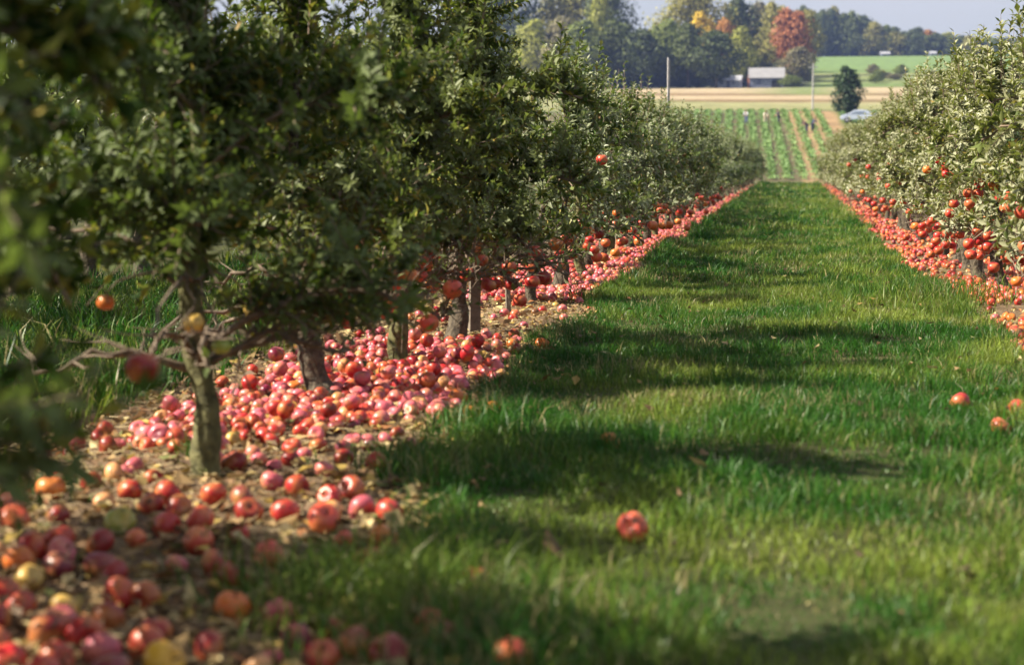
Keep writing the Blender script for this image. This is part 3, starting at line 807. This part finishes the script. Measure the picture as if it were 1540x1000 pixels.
HERO = [((-1.59, 4.07, .49), .042, 'dark', 'lone glossy red apple hanging low beside the stout trunk', 2),
        ((-1.93, 6.05, .46), .039, 'yellow', 'yellow apple hanging between the stout trunk and the curved pale trunk', 2),
        ((-1.97, 7.68, .62), .041, 'orange', 'upper orange apple of the pair hung high by the curved trunk', 3),
        ((-1.99, 7.70, .53), .040, 'coral', 'lower light red apple of the pair hung high by the curved trunk', 3),
        ((-1.96, 7.30, .43), .037, 'coral', 'light red apple hanging right of the curved trunk top', 3),
        ((-1.93, 7.38, .30), .040, 'red', 'red apple hanging low over the packed pink windfalls', 3),
        ((-1.96, 8.02, .36), .038, 'orange', 'orange apple hanging in front of the mossy trunk top', 4),
        ((-1.97, 8.05, .28), .038, 'red', 'red apple just below the orange one by the mossy trunk', 4),
        ((-1.85, 9.30, .28), .040, 'orange', 'orange apple hanging against the short trunk by the stake', 5),
        ((-1.90, 9.15, .51), .041, 'red', 'red apple high in the leaves above the short trunk', 5),
        ((-1.94, 9.10, .44), .036, 'orange', 'orange apple under the high red one above the short trunk', 5),
        ((-1.76, 9.64, .52), .036, 'peach', 'pale peach apple hanging beyond the stake', 5),
        ((-1.71, 9.64, .37), .041, 'orange', 'large orange apple over a red pair beyond the stake', 5),
        ((-1.69, 9.80, .30), .042, 'red', 'first red apple of the pair beyond the stake', 5),
        ((-1.65, 9.85, .31), .040, 'dark', 'deep red apple of the pair beyond the stake', 5),
        ((-1.80, 9.2, .33), .034, 'coral', 'small light red apple near the stake head', 5),
        ((-1.30, 11.9, 1.01), .042, 'red', 'single red apple high among the leaves of the dark row', 6),
        ((-2.17, 5.25, .55), .028, 'orange', 'small orange apple on a low twig left of the stout trunk', 2),
        ((-1.83, 5.12, .50), .034, 'yellow', 'small yellow apple at the fork of the stout trunk', 2),
        ((-1.77, 5.20, .42), .030, 'green', 'small green yellow apple beside the stout trunk top', 2)]
for P, r, c, lab, ti in HERO:
    if ti is None: hang_apple(P, r, c, lab, 'apples still hanging in the dark row'); continue
    root, v, tx, ty, _ = TREES[ti]
    ax = v['axis']; zt = P[2] + .16
    sc = root.scale[0]; k = ax[np.argmin(np.abs(ax[:, 2]*sc - zt))] * sc
    R3 = np.array(Euler(root.rotation_euler).to_matrix())
    f = .985 if P[1] > 11 else .955 if P[1] > 5.5 else .97
    P = (P[0]*f, P[1]*f, 1 - (1 - P[2])*f)          # at the aisle side of the crown
    if P[1] > 11: hang_apple(P, r*f, c, lab, 'apples still hanging in the dark row'); continue
    hang_apple(P, r*f, c, lab, 'apples still hanging in the dark row', R3 @ k + np.array(root.location), root)
nh = 0
for root, v, tx, ty, row in TREES:
    if v is None or ty < 7 or ty > 33: continue
    R3 = np.array(Euler(root.rotation_euler).to_matrix()); sc = root.scale[0]
    spots = [R3 @ (h * sc) + np.array(root.location) for h in v['hang']]
    spots.sort(key=lambda p: (p[0] if row == 'R' else -p[0]))
    if row == 'L': spots = [np.array([p[0] + rq.uniform(-.1, .12), p[1] + rq.normal(0, .12), rq.uniform(.32, .60)]) for p in spots[:18]]
    rich = row == 'R' and 11 < ty < 15.5
    n = 16 if rich else (10 if row == 'L' and ty < 19 else 5 if ty < 20 else 3)
    for p in spots[:int(n*1.3)]:
        if rq.random() > .78: continue
        r = float(rq.uniform(.036, .043))
        c = str(rq.choice(['red', 'coral', 'orange', 'dark'], p=[.46, .34, .10, .10]))
        for q_ in range(1 + int(rich and rq.random() < .7)):
            P = p + np.array([rq.normal(0, .03)*q_ - (.06 if row == 'R' else -.05), rq.normal(0, .03)*q_, -.012 - 1.1*r - q_*.07])
            if P[2] < .1: continue
            lab = ('%s apple hanging in the fruit laden trees of the sunlit row' if rich else '%s apple hanging in the sunlit row' if row == 'R' else '%s apple hanging low in the dark row over the windfalls') % WORD[c]
            hang_apple(P, r, c, lab, ('apples hanging thickly in the sunlit row' if rich else 'apples hanging in the sunlit row' if row == 'R' else 'apples hanging in the receding dark row') + ', ' + WORD[c]); nh += 1
print('hanging', nh)

# ------------------------------------------------------------------ stakes
def stake(x, y, w, h, tilt, label):
    mb = MB(); z0 = float(gz(x, y)) - .05
    mb.add([(-w/2,-w/2,0),(w/2,-w/2,0),(w/2,w/2,0),(-w/2,w/2,0),(-w/2*.9,-w/2*.9,h),(w/2*.9,-w/2*.85,h*.99),(w/2*.9,w/2*.9,h),(-w/2*.9,w/2*.9,h*1.01)],
           quad=[(0,3,2,1),(4,5,6,7),(0,1,5,4),(1,2,6,5),(2,3,7,6),(3,0,4,7)])
    o = mb.build('tree_stake', M['stake'] if h < 1 else M['pole'], None, False, (x, y, z0)); o.rotation_euler = (tilt, tilt*.5, .4)
    tag(o, label, 'stake')
M['pole'] = plain('pole_wood', (.34, .33, .33), .85, .2, 5)
stake(-1.80, 9.75, .062, .62, .02, 'square brown wooden stake standing beside a short apple trunk')
stake(-1.82, 11.1, .03, .7, -.03, 'thin dark stake in the bare soil beyond the short trunk')
stake(-1.95, 27.4, .038, 2.66, .0, 'tall grey wooden post sticking up above the dark row')

# ------------------------------------------------------------------ crop field beyond the orchard
def crop_rows():
    rg = np.random.default_rng(77)
    def row_mesh(width, seed, gap):
        n = 2600
        y = rg.uniform(0, 70, n); u = np.clip(rg.normal(0, .36, n), -1, 1)
        keep = rg.random(n) < (1.0 - gap * sstep(.45, .6, vnoise(y, y*0, 9, seed)))
        y, u = y[keep], u[keep]; n = len(y)
        z = .02 + .24 * (1 - u*u) * rg.uniform(.55, 1.1, n)
        p = np.stack([u*width/2 - .033*y, y, z + y*.1148], 1)
        L = rg.uniform(.14, .30, n); az = rg.uniform(0, 6.28, n); el = rg.uniform(-.2, .9, n)
        D = np.stack([np.cos(az)*np.cos(el), np.sin(az)*np.cos(el), np.sin(el)], 1)
        V, q = leaf_batch(p, D, np.tile([0, 0, 1.0], (n, 1)) + rg.normal(0, .3, (n, 3)), L, .8)
        return mesh('crop_row', V, q, M['crop'], True)
    full = [row_mesh(1.28, 1, .0), row_mesh(1.24, 2, .0)]; thin = [row_mesh(1.22, 3, .3), row_mesh(1.14, 4, .45)]
    for k in range(-9, 5):
        x205 = -2.15 + .0 + 1.36 * (k + .0)
        x0 = x205 + .033 * 52 + .05
        right = k >= 1
        o = link('crop_row', (thin if right else full)[k % 2], None, (x0, 153.2, -.697))
        tag(o, 'sparse green crop row with orange soil showing beside it' if right else 'dense green crop row running up the field beyond the orchard', 'crop row', 'sparse crop rows' if right else 'dense crop rows')
crop_rows()

# ------------------------------------------------------------------ background woods
def bg_tree_mesh(seed, H, Wd, n, leaf, low=.12, tall=False):
    rg = np.random.default_rng(seed)
    nl = int(rg.integers(9, 14))
    cs = []
    for k in range(nl):
        t = (k + .5) / nl; z = H * (low + .1 + (.82 - low) * t)
        w = Wd/2 * (math.sin(math.pi * min(1, .22 + .70*t)) ** .8 if not tall else (1 - t) ** .7 * .9 + .12)
        a = k * 2.4 + rg.uniform(-.5, .5)
        rad = w * rg.uniform(.25, .62)
        cs.append((math.cos(a)*rad, math.sin(a)*rad, z, max(w * rg.uniform(.42, .62), Wd*.12)))
    P, D = [], []
    per = n // nl
    for (cx, cy_, cz, r) in cs:
        d = rg.normal(0, 1, (per, 3)); d /= np.linalg.norm(d, axis=1, keepdims=True)
        rad = r * (.55 + .45*rg.random(per) ** .5) * (1 + .18*rg.normal(0, 1, per))
        P.append(np.array([cx, cy_, cz]) + d * rad[:, None] * np.array([1, 1, .85])); D.append(d)
    P, D = np.concatenate(P), np.concatenate(D)
    P[:, 2] = np.maximum(P[:, 2], H * low)
    nn = D + rg.normal(0, .45, D.shape) + np.array([0, 0, .35])
    tdir = np.cross(nn, rg.normal(0, 1, D.shape))
    L = rg.uniform(.7, 1.35, len(P)) * leaf
    V, q = leaf_batch(P - tdir/np.linalg.norm(tdir,axis=1,keepdims=True)*L[:,None]*.5, tdir, nn, L, .85)
    crown = mesh('crown', V, q, M['bgleaf'], True)
    pth = [(0,0,-.3),(.1,0,H*.15),(-.05,.1,H*.4),(.1,0,H*.75)]
    mb = MB(); mb.tube(pth, [H*.022, H*.017, H*.012, H*.004], 7)
    for k in range(4):
        a = k*1.6; z = H*(.22+.1*k); mb.tube([(0,0,z),(math.cos(a)*Wd*.2, math.sin(a)*Wd*.2, z+H*.1),(math.cos(a)*Wd*.33, math.sin(a)*Wd*.33, z+H*.2)], [H*.009, H*.006, H*.002], 5)
    return mb.me('trunk', M['bgbark'], True), crown
BT = [bg_tree_mesh(s, 15, 12, 4600, .55) for s in (3, 5, 8, 13)]
BIG = [bg_tree_mesh(s, 26, 19, 8000, .68, .1) for s in (21, 34)]
CED = bg_tree_mesh(55, 5.4, 4.0, 3000, .26, .02)

def bg_tree(name, v, vh, vw, x, y, h, w, c, label, cat='tree', group=None, sink=0):
    root = link(name, None, None, (x, y, float(gz(x, y)) - sink), (0, 0, random.uniform(0, 6.28)), (w/vw*1.12, w/vw*1.12, h/vh*1.12))
    tag(root, label, cat, group)
    link('trunk', v[0], root); o = link('crown', v[1], root); o.color = (*c, 1); tag(o, kind='stuff')
DG, OL, GR, NV, YG, YL, OR, RD, GY = (.075,.095,.028), (.22,.205,.06), (.13,.16,.04), (.060,.080,.030), (.24,.25,.05), (.55,.40,.05), (.36,.18,.06), (.29,.115,.05), (.17,.155,.09)
WOOD = [
 ('big', -72, 432, 30, 21, NV, 'dark blue green tree rising at the end of the woods over the orchard'),
 ('big', -58.4, 446, 28, 19, OL, 'tall olive tree behind the dark orchard row tops'),
 ('big', -47.6, 440, 27, 13.5, DG, 'tall dark tree bordering the gap of open sky'),
 ('sm', -47.0, 424, 21, 7, YG, 'yellow green tree in front of the tall dark one by the sky gap'),
 ('sm', -55, 415, 16, 13, GY, 'greyish tree low in front of the tall olive one'),
 ('sm', -50.0, 412, 15, 13, GR, 'green rounded tree below the yellow green one'),
 ('sm', -62.0, 415, 15, 13, YG, 'light green tree low in the woods above the orchard tops'),
 ('sm', -42.2, 418, 15, 12, DG, 'dark green tree filling the foot of the sky gap'),
 ('sm', -36.0, 415, 13, 12, NV, 'dark low tree left of the tall olive crown'),
 ('big', -27.3, 470, 27.5, 19.5, OL, 'very tall olive tree standing alone against the sky'),
 ('sm', -23.8, 448, 17, 9, YL, 'bright yellow autumn tree in front of the very tall olive one'),
 ('sm', -17.6, 447, 15.5, 7, OR, 'orange tinted tree beside the bright yellow one'),
 ('sm', -30.5, 424, 15, 12, GR, 'broad green tree under the very tall olive one'),
 ('sm', -25.2, 419, 14, 12, DG, 'dark green tree at the field edge under the yellow tree'),
 ('sm', -18.4, 417, 12.5, 14, NV, 'dark shaded tree behind the low pale shed'),
 ('sm', -13.4, 440, 13.5, 9, YG, 'light yellow green tree above the shaded one by the shed'),
 ('sm', -15.6, 480, 20, 13, NV, 'dark tree rising behind the light yellow green one'),
 ('sm', -11.0, 520, 19, 11, GY, 'pale grey green tree behind the farm'),
 ('sm', -5.4, 492, 19, 11, OL, 'olive tree left of the red maple'),
 ('sm', -1.0, 464, 17.5, 11.5, RD, 'tall red autumn maple right of the barn'),
 ('sm', .8, 440, 9, 9.5, GY, 'dull brown green tree below the red maple'),
 ('sm', -8.8, 450, 10, 11.5, OL, 'rounded olive tree directly behind the barn roof'),
 ('sm', 3.2, 500, 17, 10, OL, 'olive tree right of the red maple at the bright field corner')]
for s, x, y, h, w, c, lab in WOOD:
    v, vh, vw = (random.choice(BIG), 26, 19) if s == 'big' else (random.choice(BT), 15, 12)
    bg_tree('woodland_tree', v, vh, vw, x, y, h, w, c, lab, 'tree', 'trees of the woods behind the farm')
rg = random.Random(9)
for k in range(34):
    x = -62 + k * 1.85 + rg.uniform(-.6, .6)
    if -11.5 < x < -2.2 or -19.5 < x < -12: y = rg.uniform(438, 446)
    else: y = rg.uniform(423, 431)
    bg_tree('bush', rg.choice(BT), 15, 12, x, y, rg.uniform(3.0, 6.0), rg.uniform(4, 6.5), rg.choice([NV, NV, DG, GR]), 'dark bush in the undergrowth along the foot of the woods', 'bush', 'bushes along the foot of the woods', .4)
for k in range(44):
    row = k % 2
    x = 2 + (k // 2) * 4.1 + rg.uniform(-1, 1)
    px = 1193 + x / 700 * 2600
    top = np.interp(px, [1200, 1240, 1270, 1300, 1340, 1380, 1420, 1460, 1600], [16, 16, 22, 32, 46, 48, 53, 56, 66])
    h = (90 - top) / 2600 * 700 * rg.uniform(.88, 1.04)
    c = rg.choice([NV, NV, DG, DG, GR, OL]); lab = 'dark tree of the long wood along the ridge behind the bright field'
    if k == 25: c = OR; lab = 'orange brown tree standing out in the ridge wood'
    if k == 29: c = YG; lab = 'yellow green tree standing out in the ridge wood'
    bg_tree('woodland_tree', rg.choice(BT), 15, 12, x, 704 + row*9 + rg.uniform(-2, 2), h * (1.12 if row else 1.0), rg.uniform(10, 14), c, lab, 'tree', 'trees of the ridge wood' if k not in (25, 29) else None, 2.2)
for k in range(13):   # scrub on the slope
    x, y = rg.uniform(12, 46), rg.uniform(440, 520)
    bg_tree('bush', rg.choice(BT), 15, 12, x, y, rg.uniform(1.5, 3), rg.uniform(3, 5), rg.choice([OL, GY, GR]), 'low bush on the slope below the bright green field', 'bush', 'bushes on the slope')
cx_, cy2 = 6.35, 217.0
bg_tree('evergreen_tree', CED, 5.4, 4.0, cx_, cy2, 5.5, 4.1, (.030, .055, .022), 'dense dark evergreen standing alone above the parked car', 'tree')

# ------------------------------------------------------------------ farm buildings
M['white_roof'] = plain('pale_metal_roof', (.23, .23, .24), .7, .10, .6)
M['grey_wall'] = plain('grey_boards', (.16, .18, .26), .8, .12, .8)
M['pale_wall'] = plain('pale_boards', (.52, .54, .60), .8, .1, .8)
M['brick'] = plain('brick_end', (.42, .17, .09), .85, .2, 2)
M['dark'] = plain('dark_opening', (.02, .02, .025), .9, .1, 2)
M['glass'] = plain('window_glass', (.12, .15, .2), .08, .1, 2, spec=.8)
M['grey_roof'] = plain('grey_roof', (.30, .31, .34), .7, .12, 1)

def gable(name, x, y, L, W, wall_h, roof_h, wm, rm, rz, label, cat, extra):
    z = float(gz(x, y)) - .3
    root = link(name, None, None, (x, y, z), (0, 0, rz)); tag(root, label, cat)
    mb = MB(); h = wall_h + .3
    mb.add([(-L/2,-W/2,0),(L/2,-W/2,0),(L/2,W/2,0),(-L/2,W/2,0),(-L/2,-W/2,h),(L/2,-W/2,h),(L/2,W/2,h),(-L/2,W/2,h),(-L/2,0,h+roof_h),(L/2,0,h+roof_h)],
           tri=[(3,0,4)[::1],(1,2,6)], quad=[(0,1,5,4),(2,3,7,6),(3,4,8,7),(1,6,9,5)])
    mb.build('wall', wm, root)
    r = MB(); e, t = .35, .14
    for s in (-1, 1):
        sl = roof_h / (W/2)
        p = [(-L/2-e, s*(W/2+e), h-e*sl+.02), (L/2+e, s*(W/2+e), h-e*sl+.02), (L/2+e, 0, h+roof_h+.02), (-L/2-e, 0, h+roof_h+.02)]
        r.add(p + [(a, b, c+t) for a, b, c in p], quad=[(0,1,2,3),(4,5,6,7),(0,1,5,4),(1,2,6,5),(2,3,7,6),(3,0,4,7)])
    r.build('roof', rm, root)
    def front(nm, x0, x1, z0, z1, m, d=.06):
        b = MB(); b.box(x0, -W/2-d, z0+.3, x1, -W/2+.02, z1+.3); return b.build(nm, m, root)
    extra(root, front, L, W, h)
def barn_bits(root, front, L, W, h):
    for wx in (-2.9, -.6, .6):
        f = front('window', wx-.45, wx+.45, .9, 1.9, M['pale_wall'], .08)
        b = MB(); b.box(wx-.36, -W/2-.10, 1.29, wx+.36, -W/2-.06, 2.12); b.build('pane', M['glass'], f)
    b = MB(); a = np.linspace(0, math.pi, 9)
    pts = [(2.3 + 1.1*math.cos(t), 1.4 + .7*math.sin(t)) for t in a]
    ring = [(2.3+1.1, 0.3)] + pts + [(2.3-1.1, .3)]
    V = [(x, -W/2-.05, z) for x, z in ring] + [(x, -W/2+.02, z) for x, z in ring]; n = len(ring)
    b.add(V, tri=[(0, i+1, i) for i in range(1, n-1)], quad=[(i, i+1, n+i+1, n+i) for i in range(n-1)])
    b.build('door', M['dark'], root)
    b = MB(); b.box(-L/2-.55, -W/2+.3, 0, -L/2-.02, -W/2+1.5, h+.5); b.build('chimney', M['brick'], root)
gable('barn', -6.75, 430, 8.1, 6, 2.4, 2.3, M['grey_wall'], M['white_roof'], .02, 'grey barn with a wide white metal roof at the edge of the woods', 'barn', barn_bits)
def shed_bits(root, front, L, W, h):
    for wx in (-1.6, 1.2):
        front('window', wx-.4, wx+.4, .8, 1.6, M['glass'])
    front('door', -.5, .4, 0, 1.8, M['grey_wall'])
gable('shed', -15.6, 428, 5.6, 4, 1.8, 1.1, M['pale_wall'], M['grey_roof'], -.1, 'low pale shed in front of the dark trees beside the barn', 'shed', shed_bits)
for i, (x, lab) in enumerate([(34.5, 'tiny grey house at the foot of the ridge wood'), (52.6, 'tiny grey shed at the end of the ridge wood')]):
    gable('house', x, 694, 3.2 - i, 2.4, 1.2, .7, M['grey_wall'], M['grey_roof'], .1, lab, 'house', lambda root, front, L, W, h: (front('door', -.4, .1, 0, 1.1, M['dark']), front('window', .4, .8, .4, .9, M['glass'])))

# utility pole
root = link('utility_pole', None, None, (2.46, 238, float(gz(2.46, 238)) - .3)); tag(root, 'slim grey utility pole at the near edge of the tan field', 'pole')
mb = MB(); mb.tube([(0,0,0),(0,0,6.5)], [.13, .09], 8); mb.build('shaft', M['pole'], root)
mb = MB(); mb.box(-.6, -.06, 5.9, .6, .06, 6.03); mb.build('crossarm', M['pole'], root)
for s in (-.5, .5):
    mb = MB(); mb.tube([(s,0,6.03),(s,0,6.2)], [.05, .04], 6); mb.build('insulator', M['glass'], root)

# ------------------------------------------------------------------ parked car
def car(x, y, rz, label, c):
    root = link('parked_car', None, None, (x, y, float(gz(x, y))), (-.0, 0, rz)); tag(root, label, 'car')
    paint = plain('car_paint', c, .25, .03, 1, metal=.3, spec=.6)
    tyre = plain('tyre_rubber', (.02, .02, .02), .9); rim = plain('rim_alloy', (.5, .5, .52), .3, metal=.8)
    lamp = plain('lamp_glass', (.6, .6, .6), .1); red = plain('rear_lamp', (.4, .02, .02), .2)
    prof = [(-2.05,.32),(-2.1,.62),(-1.95,.92),(-1.55,1.0),(-1.0,1.36),(-.3,1.46),(.45,1.42),(1.15,1.0),(1.9,.84),(2.1,.6),(2.05,.3)]
    bm = bmesh.new()
    rings = []
    for w, k in ((-1, 0), (-.8, 1), (.8, 1), (1, 0)):
        r = []
        for px, pz in prof:
            tap = 1 - .22 * max(0, pz - .92) / .54
            yy = .84 * (1 if k == 0 else .86) * np.sign(w) * tap
            zz = pz - (.05 if k == 0 and pz > .4 else 0)
            r.append(bm.verts.new((px, yy, zz)))
        rings.append(r)
    n = len(prof)
    for a, b in zip(rings, rings[1:]):
        for i in range(n):
            bm.faces.new((a[i], a[(i+1) % n], b[(i+1) % n], b[i]))
    bm.faces.new(rings[0][::-1]); bm.faces.new(rings[-1])
    bmesh.ops.recalc_face_normals(bm, faces=bm.faces)
    me = bpy.data.meshes.new('body'); bm.to_mesh(me); bm.free(); me.materials.append(paint)
    o = link('body', me, root); md = o.modifiers.new('b', 'BEVEL'); md.width = .05; md.segments = 2
    def panel(nm, pts, th, m):
        mb = MB(); P = np.array(pts, float); nrm = np.cross(P[1]-P[0], P[2]-P[0]); nrm /= np.linalg.norm(nrm)
        k = len(P); mb.add(np.vstack([P - nrm*.03, P + nrm*th]), quad=[(0,1,2,3),(4,5,6,7),(0,1,5,4),(1,2,6,5),(2,3,7,6),(3,0,4,7)]); return mb.build(nm, m, root)
    for s in (-1, 1):
        o1 = [(-.95, s*.815, 1.0), (-.05, s*.825, 1.0), (-.05, s*.70, 1.33), (-.75, s*.705, 1.31)]
        o2 = [(.0, s*.825, 1.0), (.95, s*.815, 1.0), (.45, s*.70, 1.31), (.0, s*.70, 1.33)]
        for q_ in (o1, o2): panel('window', q_ if s < 0 else q_[::-1], .012, M['glass'])
        panel('door', ([(-.02, s*.845, .36), (.95, s*.845, .36), (.95, s*.838, .93), (-.02, s*.838, .93)])[::1 if s < 0 else -1], .012, paint)
        for wx in (-1.3, 1.3):
            wl_ = link('wheel', None, root, (wx, s*.78, .31))
            mb = MB(); mb.tube([(0,-.1,0),(0,-.085,0),(0,.085,0),(0,.1,0)], [.27,.31,.31,.27], 18); mb.build('tyre', tyre, wl_)
            mb = MB(); mb.tube([(0,-.106,0),(0,.106,0)], [.18,.18], 12); mb.build('rim', rim, wl_)
        mb = MB(); mb.box(1.93, s*.6-.16, .62, 2.09, s*.6+.16, .76); mb.build('headlight', lamp, root)
        mb = MB(); mb.box(-2.11, s*.6-.14, .64, -1.96, s*.6+.14, .84); mb.build('tail_light', red, root)
    panel('windscreen', [(1.08, -.66, 1.03), (1.08, .66, 1.03), (.52, .56, 1.40), (.52, -.56, 1.40)], .012, M['glass'])
    panel('rear_window', [(-1.5, .62, 1.02), (-1.5, -.62, 1.02), (-1.05, -.55, 1.34), (-1.05, .55, 1.34)], .012, M['glass'])
car(7.55, 207.5, math.radians(168), 'silver car with blue reflection parked under the dark evergreen at the crop field edge', (.42, .47, .58))  # blue reflection put into the silver paint colour

# ------------------------------------------------------------------ pickers in the field
def person(x, y, rz, bend, shirt, trousers, hair, label):
    root = link('person', None, None, (x, y, float(gz(x, y))), (0, 0, rz)); tag(root, label, 'person', 'people picking in the crop field')
    cb, sb = math.cos(bend), math.sin(bend)
    def T(u, v, s=0): return (s, sb*u + cb*v, .88 + cb*u - sb*v)       # u up the spine, v forward
    J = {'pel': (0, 0, .88), 'wst': T(.18, 0), 'chest': T(.38, .01), 'nck': T(.55, 0), 'chin': T(.63, .03), 'hd': T(.72, .02), 'crn': T(.80, .0)}
    R = {'pel': .125, 'wst': .115, 'chest': .13, 'nck': .055, 'chin': .07, 'hd': .092, 'crn': .06}
    E = [('pel','wst'),('wst','chest'),('chest','nck'),('nck','chin'),('chin','hd'),('hd','crn')]
    for s, n in ((-1, 'l'), (1, 'r')):
        sh = T(.48, 0, s*.18); el = (s*.22, sh[1]+.10+.12*sb, sh[2]-.26); ha = (s*.17, el[1]+.20, el[2]-.14)
        J |= {n+'sh': sh, n+'el': el, n+'wr': ha, n+'fin': (s*.16, ha[1]+.07, ha[2]-.06), n+'hip': (s*.10, 0, .84), n+'kn': (s*.12, .05, .47), n+'an': (s*.12, -.02, .08), n+'toe': (s*.13, .13, .03)}
        R |= {n+'sh': .062, n+'el': .042, n+'wr': .03, n+'fin': .022, n+'hip': .095, n+'kn': .062, n+'an': .042, n+'toe': .035}
        E += [('chest',n+'sh'),(n+'sh',n+'el'),(n+'el',n+'wr'),(n+'wr',n+'fin'),('pel',n+'hip'),(n+'hip',n+'kn'),(n+'kn',n+'an'),(n+'an',n+'toe')]
    def skin(nm, keys, grow, m, parent):
        ks = [k for k in J if k in keys]; ed = [(ks.index(a), ks.index(b)) for a, b in E if a in keys and b in keys]
        me = bpy.data.meshes.new(nm); me.from_pydata([J[k] for k in ks], ed, []); me.materials.append(m)
        o = link(nm, me, parent)
        md = o.modifiers.new('s', 'SKIN')
        for i, k in enumerate(ks):
            sv = me.skin_vertices[0].data[i]; sv.radius = (R[k]+grow, R[k]+grow); sv.use_root = (i == 0)
        sd_ = o.modifiers.new('d', 'SUBSURF'); sd_.levels = sd_.render_levels = 1
        return o
    sk = plain('skin', (.45, .27, .19), .6, .05)
    skin('body', set(J), 0, sk, root)
    skin('shirt', {'wst','chest','lsh','rsh','lel','rel'} | {'pel'}, .022, plain('shirt_cloth', shirt, .9, .1), root)
    skin('trousers', {'pel','lhip','rhip','lkn','rkn','lan','ran'}, .026, plain('trouser_cloth', trousers, .9, .1), root)
    mb = MB(); h = np.array(J['hd']) + (0, -.02, .045)
    th = np.linspace(0, 1.7, 6); V = []
    mb.tube([h + (0,0,-.03), h + (0,0,.02), h + (0,0,.06), h + (0,0,.085)], [.112, .112, .085, .03], 10); mb.build('hair', plain('hair', hair, .8), root, True)
person(-5.5, 206, 2.8, .35, (.62,.68,.80), (.12,.16,.28), (.05,.035,.02), 'person in a pale blue shirt and dark trousers among the crop rows')
person(-3.3, 205, 3.3, .5, (.75,.70,.58), (.55,.48,.36), (.12,.07,.03), 'person in cream clothes bending over the crop rows')
person(-1.75, 206, 1.8, .25, (.03,.04,.06), (.03,.03,.05), (.02,.015,.01), 'person in dark clothes standing among the crop rows')
person(1.42, 195.5, 2.2, .9, (.10,.06,.09), (.05,.05,.09), (.03,.02,.015), 'person in dark clothes stooping low in the sparse rows')
person(2.05, 196.5, 4.0, .55, (.05,.08,.16), (.03,.04,.08), (.03,.02,.015), 'person in navy clothes beside the stooping one in the sparse rows')

# ------------------------------------------------------------------ air
def haze():
    m = bpy.data.materials.new('haze_air'); m.use_nodes = True
    nd, lk = m.node_tree.nodes, m.node_tree.links
    nd.remove(nd['Principled BSDF'])
    v = nd.new('ShaderNodeVolumePrincipled')
    v.inputs['Color'].default_value = (.36, .50, 1.0, 1); v.inputs['Density'].default_value = .00020; v.inputs['Anisotropy'].default_value = .2
    lk.new(v.outputs[0], nd['Material Output'].inputs['Volume'])
    mb = MB(); mb.box(-930, -70, -4, 930, 1430, 75)
    tag(mb.build('haze', m), kind='stuff')
haze()
